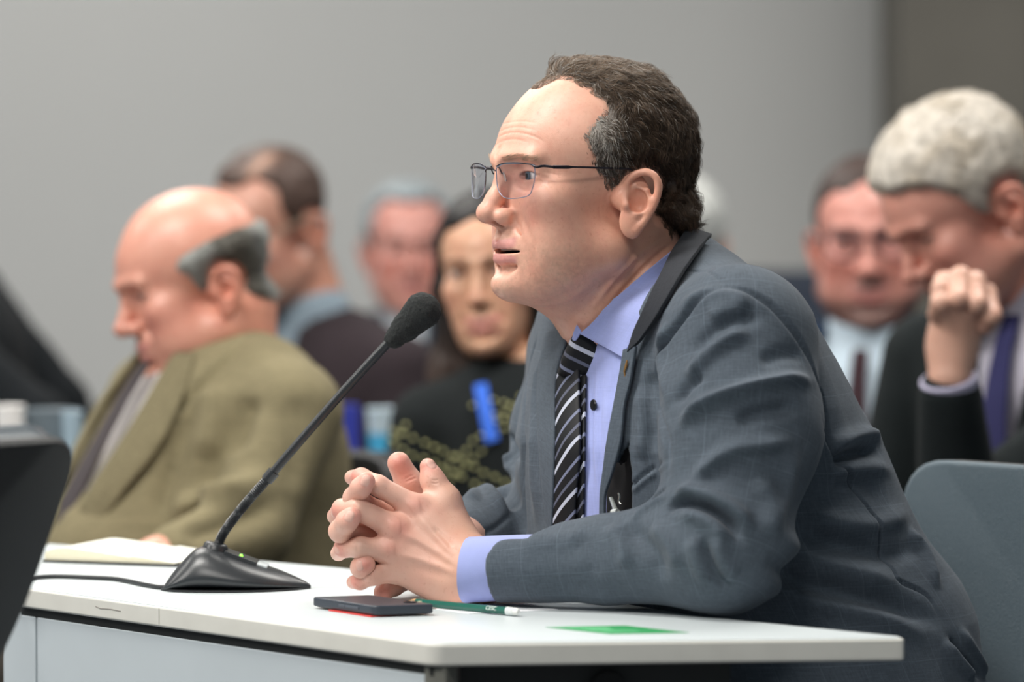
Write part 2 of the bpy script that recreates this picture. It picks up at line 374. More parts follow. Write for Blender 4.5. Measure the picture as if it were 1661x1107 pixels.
def ear_sdf(p, S):
    q = p.copy(); q[:, 1] = np.abs(q[:, 1])
    c = earp(1034, 318, -3); nrm = np.array([.41, .91, 0]); nrm /= np.linalg.norm(nrm); u = np.array([-.91, .41, 0]); R = np.stack([u, nrm, [0, 0, 1]], 1)
    t = math.radians(12); ct, st = math.cos(t), math.sin(t); R2 = np.stack([u*ct+np.array([0, 0, 1])*st, nrm, np.array([0, 0, 1])*ct-u*st], 1)
    d = ell(q, earp(1032, 321, -5), (14.5, 6.2, 26), R2)
    lobe = ell(q, earp(1019, 362, 0), (10.5, 5.2, 15), R2); d = smin(d, lobe, 8)
    d = smin(d, chain(q, HELIX_S, HRAD_S, 0), 2.5)
    d = smin(d, chain(q, [earp(1029, 303, 0), earp(1043, 310, 2), earp(1048, 326, 3), earp(1042, 341, 3), earp(1027, 347, 3)], [2.2, 2.8, 3.2, 3.0, 3.4], 2), 4)
    d = smin(d, chain(q, [earp(1010, 318, -1), earp(1011, 332, 3)], [4, 4.5], 2), 5)           # tragus
    d = smax(d, -ell(q, earp(1029, 326, 2.5), (8.5, 9, 11), R2), 4)                      # concha
    d = smax(d, -ell(q, earp(1038, 296, 5), (9, 3.2, 5), R2), 3)
    d = smin(d, cap(q, earp(1018, 320, -14), earp(1036, 320, -16), 13, 11), 8)
    return d
def head_sdf(p, o):
    """o: dict of build options"""
    g = o.get
    q = p.astype(np.float32).copy(); q[:, 1] = q[:, 1]/g('wide', 1.0)
    if g('taper', 0): t_ = np.clip((-30-q[:, 2])/80, 0, 1); q[:, 1] = q[:, 1]/(1-g('taper')*t_*t_*(3-2*t_)*np.clip((q[:, 0]+10)/40, 0, 1))
    a = q.copy(); a[:, 1] = np.abs(a[:, 1])
    z = q[:, 2]
    d = ell(q, (0, 0, 30), (93, 75, 79))
    d = smin(d, ell(q, (38, 0, 27+g('fh', 0)), (61, 58, 50)), 10)
    d = smin(d, cap(a, (98, 9, 17), (84, 39, 18), 9+g('brow', 0), 8+g('brow', 0)*.6), 13)
    d = smin(d, ell(q, (48, 0, -30), (47, 56, 60)), 18)
    d = smin(d, ell(a, (66, 44, -24), (24, 18, 20)), 16)
    f = g('fat', 1.0)
    d = smin(d, ell(a, (56, 36, -62), (34, 27*f, 36)), 18)
    d = smin(d, cap(a, (10, 44*f, -70), (70, 22, -99+g('jaw', 0)), 23*f, 18), 30)
    d = smin(d, ell(q, (87+g('chin', 0), 0, -102+g('jaw', 0)), (21, 23*g('chinw', 1), 17)), 14)
    d = smin(d, ell(q, (40, 0, -92), (48, 44*f, 33*g('dbl', 1.0))), 20)
    d = smin(d, ell(q, (75, 0, -66), (28, 32, 30)), 14)
    # sockets, lids
    d = smax(d, -ell(a, (101+g('sock', 0), 31, 3), (14, 17, 12)), 13)
    d = smax(d, -ell(a, (110, 20, 4), (10, 8, 14)), 9)
    d = smin(d, ell(a, (74.5, 32, 3), (14.2, 14.6, 14.0)), 5)
    eo = g('eye', 3.6); d = smax(d, -ell(a, (90, 33, 2.8-g('eyedrop', 0)), (13, 14.2, eo)), 1.2)
    # nose
    ns = g('nose', 1.0)
    d = smin(d, chain(q, [(95, 0, 10), (99, 0, -2), (107+3*(ns-1), 0, -20), (112.5+14*(ns-1), 0, -31)], [7, 6.2, 7.6, 10*ns], 6), 9)
    d = smin(d, ell(q, (114+12*(ns-1), 0, -34), (11*ns, 10*ns, 9.5*ns)), 5)
    d = smin(d, ell(a, (101, 12.5*ns, -37), (11, 6.8*ns, 8.5)), 5)
    d = smin(d, ell(q, (96, 0, -42), (13, 9, 8)), 6)
    d = smax(d, -ell(a, (106, 7.0*ns, -44.2), (6.5, 3.0, 4.6)), 2.0)
    # mouth
    mz = g('mouth', 3.0)
    d = smin(d, chain(a, [(101.8, 0, -63.6), (99.5, 8, -62.8), (95, 16, -64.6), (88, 24, -67.5), (83, 28, -69)], [4.0, 4.2, 3.8, 2.6, 1.5], 3), 5)
    d = smin(d, chain(a, [(99.0, 0, -79+(3-mz)*.8), (97, 8, -79+(3-mz)*.8), (92, 16, -76.2+(3-mz)*.6), (86.5, 23.5, -72.5), (82, 28, -70)], [5.6, 5.5, 4.6, 3.0, 1.4], 3), 5)
    d = smax(d, -ell(a, (96, 0, -70.2), (19, 25.5+4.5*(mz > 2), max(mz, .8))), 1.2)
    d = smax(d, -cap(a, (84, 27, -69.5), (82, 31, -71.5), .9), 3)
    d = smax(d, -ell(q, (104, 0, -54), (5, 2.6, 8)), 3)
    d = smax(d, -chain(a, [(103.5, 0, -89), (98, 12, -87.5), (91, 20, -85)], [3.2, 2.4, .5]), 10)
    d = smax(d, -cap(a, (93+g('naso', 0), 19, -40), (84+g('naso', 0), 33, -64), 1.6), 8)            # nasolabial
    # neck
    na, nb, nr = g('neck', ((-26, 0, -60), (-58, 0, -190), (56, 60)))
    d = smin(d, cap(q, na, nb, nr[0], nr[1]), 16)
    if g('neck2'):
        n2 = g('neck2'); d = smin(d, cap(q, n2[0], n2[1], n2[2], n2[3]), 22)
    if g('ears', True): pe = p*np.array([1, 1/g('wide', 1.0), 1], np.float32); pe[:, 1] = np.abs(pe[:, 1])+g('earin', 0); d = smin(d, ear_sdf(pe, 1), 3.5)
    return d
def head_colors(V, o, base, lip=(.60, .23, .21), blush=(.62, .22, .17)):
    """paint skin colour by region (canonical mm), with shade painted into nostrils and mouth"""
    x, y, z = V.T; a = np.abs(y); g = o.get
    C = np.tile(np.array(base, float), (len(V), 1))
    bl = np.exp(-((a-46)/20)**2-((z+34)/20)**2)*(x > 20)
    bl = np.maximum(bl, .9*np.exp(-((x-113)/16)**2-((z+33)/12)**2-(a/13)**2))
    ear = ((x < 24) & (x > -48) & (a > 76) & (z < 14) & (z > -62))
    bl = np.maximum(bl, ear*.75)
    C = mixc(C, blush, bl*g('blush', .45))
    C = mixc(C, np.array(base)*np.array([.96, .84, .74]), g('tan', .5)*edges_fade(-z, -70, 0)*edges_fade(-x, -60, 10))
    st = np.exp(-((z+88)/34)**2)*edges_fade(a+0*z, -1, 1)*(x > 10)*edges_fade(x, 5, 50)
    st = st*np.clip(.75+.55*noise3(V, .35, 8)+.35*noise3(V, .9, 9), 0, 1.6)
    C = mixc(C, g('stubblecol', (.43, .27, .19)), st*g('stubble', .22))
    C = mixc(C, blush, .10+.12*noise3(V, .09, 2)+.10*noise3(V, .28, 3)); C = mixc(C, (.46, .20, .13), .35*np.clip(noise3(V, .55, 5)-.45, 0, 1)*(x > 10))
    uc = 4.2+.0*a
    lipz = np.where(z > -70.6, np.exp(-(np.maximum(np.abs(z+64.5-(a*a)*.006)-4.0, 0)/1.3)**2), np.exp(-(np.maximum(np.abs(z+78)-5.2+a*.13, 0)/1.3)**2))
    C = mixc(C, lip, lipz*(a < 28)*(x > 80)*edges_fade(28-a, 0, 5)*g('lips', .8))
    eo = g('eye', 3.6); lid = ell(np.stack([x, a, z], 1).astype(np.float32), (91, 32.5, 2.8-g('eyedrop', 0)), (12, 14.5, eo+.3)); C = mixc(C, (.26, .11, .085), .75*np.exp(-(lid/1.1)**2)*(x > 74))
    C = mixc(C, (.10, .05, .04), .85*np.exp(-((z-(2.8-g('eyedrop', 0)+eo*.95*np.sqrt(np.clip(1-((a-32.5)/14.5)**2, 0, 1))))/.9)**2)*(np.abs(a-32.5) < 14)*(x > 76)*g('lash', .6))
    inm = ((x < 96-a*a*.012) & (x > 60) & (np.abs(z+70.6) < 5.5) & (a < 22))*(np.abs(z+70.6) < g('mouth', 3)*np.sqrt(np.clip(1-(a/25)**2, 0, 1))+.8)
    C = mixc(C, (.09, .02, .02), inm*1.0)  # dark of the mouth opening painted in
    C = mixc(C, (.62, .30, .26), .6*np.exp(-((x-97)/6)**2-((a-17)/5)**2-((z-0)/4)**2))
    C = mixc(C, (.20, .07, .05), 1.0*np.exp(-((x-106)/6)**2-((a-7)/3.5)**2-((z+42.5)/2.6)**2))  # shade inside the nostrils painted into the skin colour
    C = mixc(C, np.array(base)*.62, .5*np.exp(-((z+6)/4)**2-((a-32)/14)**2)*(x > 70)*g('bag', .6))
    return C
def eye_parts(o, R, org, sc, parent, iris=(.20, .26, .30), look=(0, 0)):
    """eyeballs (white + iris painted) as parts"""
    g = o.get
    for s in (1, -1):
        c = org+R@(np.array([75.3, 32*g('wide', 1.0)*s, 3.0])*.001*sc); M = mb(); r = .0126*sc
        fx, fy = math.radians(look[0]), math.radians(look[1]); dl = np.array([math.cos(fx)*math.cos(fy), math.sin(fx), math.sin(fy)]); dw = R@dl
        a = np.cross(dw, R[:, 2]); a /= np.linalg.norm(a); b = np.cross(a, dw); B = np.stack([a, b, dw], 1)
        prof = [(0.0001, -r)]+[(r*math.sin(t), -r*math.cos(t)) for t in np.linspace(.2, math.pi-.46, 14)]+[(r*math.sin(t), r*abs(math.cos(t))) for t in np.linspace(math.pi-.44, math.pi-.18, 5)]+[(r*math.sin(t)+1e-5, r*abs(math.cos(t))) for t in np.linspace(math.pi-.16, math.pi, 4)]
        lathe(M, prof, 28, c, B); ob = build('eyeball', M, M_EYE, parent)
        V = np.array([v.co[:] for v in ob.data.vertices])-c; ang = np.arccos(np.clip((V@dw)/(np.linalg.norm(V, axis=1)+1e-9), -1, 1))
        C = np.tile([.74, .66, .62], (len(V), 1)); C[ang < .47] = iris; C[(ang > .40) & (ang < .47)] = (.06, .07, .08); C[ang < .19] = (.01, .01, .01); set_col(ob.data, C)
M_EYE, _nt, _b = newmat('eye', (1, 1, 1), .22, spec=.35); _a = N(_nt, 'ShaderNodeVertexColor', _layer_name='Col'); _nt.links.new(_a.outputs['Color'], _b.inputs['Base Color'])
def strands(name, roots, dirs, lens, cols, nrm, parent, rad=.00016, seg=6, curl=.3, droop=.2, seed=1, mat=None, lift=.35, freq=1.0, wild=6.28):
    """hair as tapered three-sided strands, one mesh for the head of hair"""
    rng = np.random.default_rng(seed); n = len(roots); P_ = np.zeros((n, seg+1, 3)); P_[:, 0] = roots
    d = dirs/np.linalg.norm(dirs, axis=1)[:, None]; cur = d*(1-lift)+nrm*lift; cur /= np.linalg.norm(cur, axis=1)[:, None]
    ph = rng.random(n)*wild+noise3(roots, 95, 5)*6+noise3(roots, 230, 6)*1.5; side = np.cross(d, nrm)
    for i in range(1, seg+1):
        t = i/seg; k = (noise3(P_[:, i-1], 120, seed+2)*.8)[:, None]
        v = cur*(1-t)+d*t+side*((curl*np.sin(ph+t*5*freq))[:, None]+k*curl)+nrm*(curl*.8*np.cos(ph+t*5*freq)-droop*t)[:, None]
        v /= np.linalg.norm(v, axis=1)[:, None]; P_[:, i] = P_[:, i-1]+v*(lens/seg)[:, None]
    ang = np.array([0, 2.094, 4.189]); R_ = rad*np.array([1-.85*(i/seg)**2 for i in range(seg+1)])
    T = np.gradient(P_, axis=1); T /= np.linalg.norm(T, axis=2)[..., None]+1e-12; A = np.cross(T, nrm[:, None]+1e-3); A /= np.linalg.norm(A, axis=2)[..., None]+1e-12; Bn = np.cross(A, T)
    V = P_[:, :, None]+R_[None, :, None, None]*(np.cos(ang)[None, None, :, None]*A[:, :, None]+np.sin(ang)[None, None, :, None]*Bn[:, :, None])
    V = V.reshape(-1, 3); base = (np.arange(n)*(seg+1)*3)[:, None, None]; i_ = np.arange(seg)[None, :, None]*3; k = np.arange(3)[None, None, :]
    F = np.stack([base+i_+k, base+i_+(k+1) % 3, base+i_+3+(k+1) % 3, base+i_+3+k], -1).reshape(-1, 4)
    me = mesh(V, F); set_col(me, np.repeat(cols, (seg+1)*3, axis=0)); return link(name, me, mat, parent)
def sample_faces(V, F, NN, w, n, seed=1):
    rng = np.random.default_rng(seed); c = V[F].mean(1); A = np.linalg.norm(np.cross(V[F[:, 2]]-V[F[:, 0]], V[F[:, 3]]-V[F[:, 1]]), axis=1)*w
    i = rng.choice(len(F), n, p=A/A.sum()); a = rng.random((n, 1)); b = rng.random((n, 1)); q = V[F[i]]
    pts = (q[:, 0]*(1-a)+q[:, 1]*a)*(1-b)+(q[:, 3]*(1-a)+q[:, 2]*a)*b; nn = NN[F[i]].mean(1); return pts, nn/np.linalg.norm(nn, axis=1)[:, None]
# ================================================================ the speaker: head
M_SKIN = skinmat('skin'); M_HAIR = hairmat('hair'); 
H_O = dict(fat=1.06, mouth=2.5, stubble=.38, neck=((-30, 0, -62), (-62, 0, -190), (57, 60)), neck2=((12, 0, -108), (-48, 0, -178), 42, 52), eye=4.0, eyedrop=.4)
HY = 3.75; H_ORG = P(963, 290, HY); H_R = frame(65); H_S = HY/FPX*1661/1.0*1.0
H_S = 1.0
SPK = None
if want('head', 'body', 'speaker'):
    SPK = empty('person', tuple(P(1250, 1107, 3.75)*np.array([1, 1, 0])), 'man with brown curly hair, glasses and grey suit talking at the table microphone, hands clasped', 'person')
def hair_region(V):
    """signed distance in the side view (mm): inside the hair of the speaker"""
    poly = [(68, 84), (74, 92), (62, 112), (20, 128), (-60, 120), (-110, 70), (-118, -20), (-104, -62), (-95, -60), (-80, -56), (-66, -45), (-57, -33), (-62, -20), (-64, -4),
            (-58, 9), (-40, 14), (-29, 9), (-22, 0), (-15, -8), (-9, -4), (-2, 6), (4, 17), (11, 32), (13, 39), (8, 49), (0, 58), (-7, 63), (-7, 71), (6, 83), (24, 93), (38, 95), (54, 87)]
    return poly2(np.stack([.906*V[:, 0]-.423*np.abs(V[:, 1]), V[:, 2]], 1), poly)
def speaker_head():
    f = lambda p: head_sdf(p, H_O)
    V, F = polygonise(f, (-112, -100, -168), (135, 100, 116), 1.25)
    C = head_colors(V, H_O, (.84, .49, .36), lip=(.66, .30, .28))
    ins = hair_region(V); C = mixc(C, (.12, .08, .055), edges_fade(-ins, 0, 9)*.80*(1-.85*np.exp(-((.906*V[:, 0]-.423*np.abs(V[:, 1])-2)/15)**2-((V[:, 2]-46)/24)**2))*(np.abs(V[:, 1]) < 78))
    W = (H_ORG+(V*.001)@H_R.T).astype(np.float32)
    s = Surf(W, F)
    fh = [([(800, 222), (818, 210), (842, 206), (872, 212)], .0010, -.0005), ([(797, 232), (815, 219), (840, 215), (868, 222), (885, 232)], .0010, -.0006), ([(805, 206), (825, 199), (850, 197), (872, 200)], .001, -.0004),
          ([(800, 240), (812, 230), (836, 226), (858, 232)], .001, -.0005), ([(803, 258), (806, 244), (812, 238)], .0014, -.0009),
          ([(876, 284), (890, 290), (905, 300)], .0012, -.0006), ([(874, 279), (892, 281), (908, 286)], .001, -.0005), ([(872, 290), (882, 298), (892, 310)], .001, -.0005),
          ([(836, 345), (848, 358), (858, 378), (866, 405), (864, 440)], .0045, -.0013), ([(835, 300), (850, 309), (868, 306), (882, 296)], .002, -.0012),
          ([(1096, 392), (1060, 420), (1020, 462), (985, 505)], .003, -.0022), ([(1085, 380), (1045, 405), (1000, 448), (960, 500)], .004, .0022), ([(1100, 405), (1065, 436), (1030, 475)], .003, .0016),
          ([(812, 470), (803, 480), (808, 492)], .002, -.0008), ([(850, 488), (890, 494), (930, 480), (970, 450)], .006, .0015),
          ([(836, 272), (850, 266), (868, 268), (880, 276)], .0012, -.0009)]
    for q in fh: s.fold([q], .001, 0)
    me = mesh(s.V, F); set_col(me, C)
    # eyebrows
    bw = []
    rng = np.random.default_rng(4)
    m = (np.abs(V[:, 2]-(20.5-np.abs(np.abs(V[:, 1])-27)*.10)) < 3.2) & (np.abs(V[:, 1]) > 12) & (np.abs(V[:, 1]) < 48) & (V[:, 0] > 60)
    fm = m[F].all(1); pts, nn = sample_faces(s.V, F, s.N, fm*1.0+1e-12, 420, 3); side = np.sign((pts-H_ORG)@H_R[:, 1])
    d = H_R[:, 1][None]*side[:, None]*1.0-H_R[:, 0][None]*.4+H_R[:, 2][None]*.25
    cols = np.array([.50, .37, .27])*(.6+.8*rng.random((420, 1)))
    for sg in (1, -1):
        k_ = side == sg; sb = strands('eyebrow', pts[k_], d[k_], (.006+.004*rng.random(420))[k_], cols[k_], nn[k_], SPK, rad=.00010, curl=.12, lift=.3, droop=.1, mat=M_HAIR)
    # hair volume
    def fh_(p):
        h = hair_region(p)
        top = edges_fade(p[:, 2], -70, 90); th = 2.6+6.5*top+5*edges_fade(-p[:, 0], 30, 95)+17*edges_fade(-p[:, 0], 40, 80)*np.exp(-((p[:, 2]+36)/26)**2)
        th = th*(1-.2*edges_fade(p[:, 0], 10, 60)); th = th*(1+.24*noise3(p, .06, 7))+1.5*noise3(p, .13, 3)
        th = (th+1.2)*np.clip((-h-4)/13, 0, 1)-1.2
        return np.maximum(head_sdf(p, dict(H_O, ears=False))-th, h+3)
    HV, HF = polygonise(fh_, (-122, -96, -72), (100, 96, 128), 2.2, proj=1)
    hw = (H_ORG+(HV*.001)@H_R.T).astype(np.float32); hn = normals(hw, HF)
    x, y, z = HV.T
    def haircol(v, n):
        x, y, z = v.T; sx = .906*x-.423*np.abs(y)
        grey = .98*np.exp(-((sx-4)/17)**2-((z-52)/22)**2)+.14*edges_fade(z, 80, 120)+.07*edges_fade(z, 30, 90)
        grey += .35*np.exp(-((sx+12)/16)**2-((z-16)/22)**2)
        rng = np.random.default_rng(9); u = rng.random(len(v)); b = (np.array([.066, .041, .026])+np.array([.085, .060, .038])*edges_fade(z+.25*x, 55, 110)[:, None])*(.5+1.0*rng.random((len(v), 1)))
        b = mixc(b, (.23, .155, .10), (u < .25)*.7*edges_fade(z, -20, 90)); return mixc(b, (.46, .43, .39), (rng.random(len(v)) < grey)*(.55+.45*rng.random(len(v)))+grey*.25)
    me2 = mesh(hw, HF); set_col(me2, mixc(np.tile([.055, .038, .027], (len(HV), 1)), (.22, .19, .16), .85*np.exp(-((.906*x-.423*np.abs(y)-4)/14)**2-((z-50)/20)**2)+.2*edges_fade(z, 80, 120))); hair = link('hair', me2, M_HAIR, SPK)
    vis = (hair_region(HV) < 1.5) & (np.abs(y) < 92); fw = vis[HF].all(1)*1.0+1e-12
    outer = (head_sdf(HV, dict(H_O, ears=False)) > -1.2); fw *= (outer[HF].any(1)*1.0+1e-9)
    n = 44000; pts, nn = sample_faces(hw, HF, hn, fw, n, 5)
    hr_ = hair_region(V); me_ = (hr_ > -12) & (hr_ < 1.0) & (np.abs(V[:, 1]) < 79) & (V[:, 0] > -62); fe = me_[F].all(1)*1.0+1e-12; p2_, n2_ = sample_faces(s.V, F, s.N, fe, 11000, 8)
    pts = np.concatenate([pts, p2_]); nn = np.concatenate([nn, n2_]); n = len(pts); c = ((pts-H_ORG)@H_R)*1000
    nz = noise3(pts, 75, 1)+.5*noise3(pts, 170, 11); nz2 = noise3(pts, 70, 8)+.5*noise3(pts, 160, 12)
    # growth: backwards on the crown, back and down on the sides, down at the nape
    side_ = np.sign(c[:, 1]); up = edges_fade(c[:, 2], 70, 110)
    dx = -.75+0*c[:, 0]-.2*up; dz = -.55*(1-up)-.8*edges_fade(-c[:, 0], 50, 95)+.1*up; dy = .25*nz*up
    front = edges_fade(c[:, 0], 40, 70); dz = dz+front*.5; 
    sb_ = np.exp(-((c[:, 0]-5)/14)**2)*edges_fade(-c[:, 2], -30, 0); dx += .5*sb_; dz -= .6*sb_
    dd = np.stack([dx+nz*.75, dy+.6*nz2, dz+nz2*.65], 1)@H_R.T
    dd -= (dd*nn).sum(1)[:, None]*nn*.9
    rng = np.random.default_rng(2); edge = np.clip(.45-hair_region(c)/22, .45, 1)
    L = (.011+.015*rng.random(n))*edge*(1+.2*up)*(1-.25*edges_fade(c[:, 0], 15, 50))
    strands('hair_strands', pts-nn*.0008, dd, L, haircol(c, nn), nn, hair, rad=.00019, seg=8, curl=.75, lift=.42, droop=.30, freq=1.5, wild=1.6, mat=M_HAIR, seed=6)
    eye_parts(H_O, H_R, H_ORG, 1.0, SPK, iris=(.07, .09, .11), look=(1, -3))
    # upper teeth
    M = mb()
    for k in range(-4, 5):
        t = k*.21; c0 = H_ORG+H_R@(np.array([67+29*math.cos(t), 23*math.sin(t), -67.2])*.001); R = H_R@rotz(math.atan2(23*math.cos(t), 29*math.sin(t))*0+t); box(M, c0, (.003, .0062, .0050), R)
    build('teeth', M, objmat('enamel', (.62, .58, .50), .25), SPK, bevel=.001)
    return s, me
if want('head', 'speaker'):
    SH, head_me = speaker_head()
    HEAD_OB = link('body', head_me, M_SKIN, SPK)
# ================================================================ the speaker: clothes and hands
M_SUIT = clothmat('suit_cloth', rough=.82, sheen=.08, lines=(.042, .036), linecol=srgb(128, 142, 156), line_w=.028, mott=.13, mscale=260)
M_SUIT2 = clothmat('suit_facing', rough=.85, sheen=.05, mott=.13, mscale=260)
SUITC = np.array(srgb(78, 87, 97))
TF = np.array([-.906, -.423, 0]); TL = np.array([.423, -.906, 0])
def colm(rows, Y, f=TF):
    """rows: (py, centre px, half depth, half width) -> column evaluator in world space; f = direction the torso faces"""
    l = np.array([-f[1], f[0], 0])
    rows = sorted([(P(cx, py, Y)[2], P(cx, py, Y)[0], a, b) for py, cx, a, b in rows]); R = np.array(rows)
    def g(p):
        z = p[:, 2]; cx = np.interp(z, R[:, 0], R[:, 1]); a = np.interp(z, R[:, 0], R[:, 2]); b = np.interp(z, R[:, 0], R[:, 3])
        dx = p[:, 0]-cx; dy = p[:, 1]-Y; qf = dx*f[0]+dy*f[1]; ql = dx*l[0]+dy*l[1]
        k = (np.abs(qf/a)**2.2+np.abs(ql/b)**2.2)**(1/2.2); d = (k-1)*np.minimum(a, b)*.9
        return np.maximum(smax(d, z-R[-1, 0], .05), R[0, 0]-z)
    g.R = R; return g
TROWS = [(425, 1085, .045, .09), (460, 1082, .080, .15), (500, 1090, .105, .19), (570, 1096, .117, .20), (650, 1108, .140, .205), (715, 1116, .156, .205), (790, 1130, .167, .20), (870, 1150, .178, .20), (1000, 1222, .198, .20), (1107, 1266, .195, .20), (1280, 1300, .18, .20), (1400, 1305, .17, .20)]
TY = 3.79
TOR = colm(TROWS, TY)
tz = lambda px, py, r: np.array([*Pz(px, py, TZ)[:2], TZ+r+.004])
S1 = P(1200, 552, 3.615); E1 = tz(1170, 999, .060); M1 = tz(985, 990, .043); W1 = tz(806, 984, .0335)
S2 = P(930, 580, 3.95); E2 = P(922, 845, 3.93); W2 = P(735, 878, 3.76)
def jacket_sdf(p, sleeves=True, neck=True):
    d = TOR(p)
    d = smin(d, chain(p, [P(1112, 436, 3.78), P(1180, 535, 3.77), P(1236, 640, 3.77), P(1298, 790, 3.77)], [.026, .050, .064, .078], .02), .05)
    d = smin(d, cap(p, P(1120, 452, 3.76), P(1192, 545, 3.63), .030, .058), .045)
    d = smin(d, cap(p, P(1040, 495, 3.83), P(935, 575, 3.94), .03, .038), .05)
    d = smin(d, cap(p, P(1318, 810, 3.77), P(1432, 1010, 3.77), .058, .082), .05)
    if not sleeves: return d
    a = smin(cap(p, S1, P(1202, 700, 3.575), .072, .0705), cap(p, P(1202, 700, 3.575), E1, .0705, .058), .03)
    a = smin(a, cap(p, E1, M1, .054, .041), .03); a = smin(a, cap(p, M1, W1, .041, .0335), .01)
    a = np.maximum(a, -((p-W1)@((M1-W1)/np.linalg.norm(M1-W1))))
    a = np.maximum(a, TZ+.0015-p[:, 2]+1.2*np.maximum(0, p[:, 0]-E1[0]-.02)*-1)
    d = smin(d, a, .016)
    b = smin(cap(p, S2, P(916, 700, 3.95), .043, .050), cap(p, P(916, 700, 3.95), E2, .050, .055), .03); b = smin(b, cap(p, E2, W2, .054, .036), .03)
    return smin(d, b, .012)
def loc2(q):
    """torso coordinates: lateral (to his left), height"""
    q = np.atleast_2d(q); return np.stack([(q-np.array([0, TY, 0]))@TL-.0, q[:, 2]], 1)
def sleeve_uv(V):
    """metres along / around: for sleeves along the arm, for the torso around and up"""
    q = V-np.array([0, TY, 0]); R = TOR.R; cx = np.interp(V[:, 2], R[:, 0], R[:, 1]); dx = V[:, 0]-cx; dy = V[:, 1]-TY
    uv = np.stack([np.arctan2(dx*TL[0]+dy*TL[1], dx*TF[0]+dy*TF[1])*.19, V[:, 2]], 1)
    def arm(pts, rr, sl):
        best = np.full(len(V), 1e9); out = np.zeros((len(V), 2)); s0 = 0
        for a, b in zip(pts[:-1], pts[1:]):
            e = b-a; L = np.linalg.norm(e); e = e/L; t = np.clip((V-a)@e, 0, L); w_ = V-a-t[:, None]*e; d = np.linalg.norm(w_, axis=1); u = d < best; best[u] = d[u]
            x = np.cross(e, [0, 1, 0]); x /= np.linalg.norm(x); y = np.cross(e, x); out[u, 0] = (np.arctan2(w_@y, w_@x)*rr)[u]; out[u, 1] = (s0+(V-a)@e)[u]; s0 += L
        return best, out
    b1, o1 = arm([S1, P(1202, 700, 3.575), E1, M1, W1], .06, 0); b2, o2 = arm([S2, P(916, 700, 3.95), E2, W2], .05, 0)
    td = TOR(V.astype(np.float32)); m1 = (b1-.068 < td-.002) & (b1 < .10); m2 = (b2-.055 < td-.002) & (b2 < .09); uv[m2] = o2[m2]; uv[m1] = o1[m1]; return uv, m1, m2
def set_uv(me, uv, F):
    l = me.uv_layers.new(name='UVMap'); idx = np.zeros(len(me.loops), np.int32); me.loops.foreach_get('vertex_index', idx)
    l.data.foreach_set('uv', uv[idx].astype(np.float32).ravel())
def strip(name, rows, surf, off, th, mat, parent, col, nx=10, ny=6, bulge=0, uvs=(1, 1), Ypts=None, taper=True):
    """cloth panel: rows of (left pixel, right pixel) down its length, draped at `off` above a surface, with real thickness"""
    L = smoothpath([r[0] for r in rows], ny); R_ = smoothpath([r[1] for r in rows], ny); n = len(L); G = np.zeros((n, nx+1, 3))
    for i in range(n):
        for j in range(nx+1):
            t = j/nx; px = L[i]*(1-t)+R_[i]*t; G[i, j] = surf.hit(px[0], px[1], off+bulge*math.sin(math.pi*t)**.8)
    for _ in range(2): G[1:-1, 1:-1] = (G[1:-1, 1:-1]*2+G[:-2, 1:-1]+G[2:, 1:-1]+G[1:-1, :-2]+G[1:-1, 2:])/6
    V = G.reshape(-1, 3); k = nx+1; F = np.array([(i*k+j, i*k+j+1, (i+1)*k+j+1, (i+1)*k+j) for i in range(n-1) for j in range(nx)])
    me = mesh(V, F); set_col(me, np.tile(col, (len(V), 1)))
    ln = np.concatenate([[0], np.cumsum(np.linalg.norm(np.diff(G[:, nx//2], axis=0), axis=1))]); wd = np.linalg.norm(G[:, -1]-G[:, 0], axis=1)
    uv = np.array([((t-.5)*wd[i]*uvs[0], ln[i]*uvs[1]) for i in range(n) for t in np.linspace(0, 1, k)]); set_uv(me, uv, F)
    o = link(name, me, mat, parent); s = o.modifiers.new('t', 'SOLIDIFY'); s.thickness = th; s.offset = 0
    b = o.modifiers.new('b', 'BEVEL'); b.width = th*.35; b.segments = 2; b.limit_method = 'ANGLE'
    return o
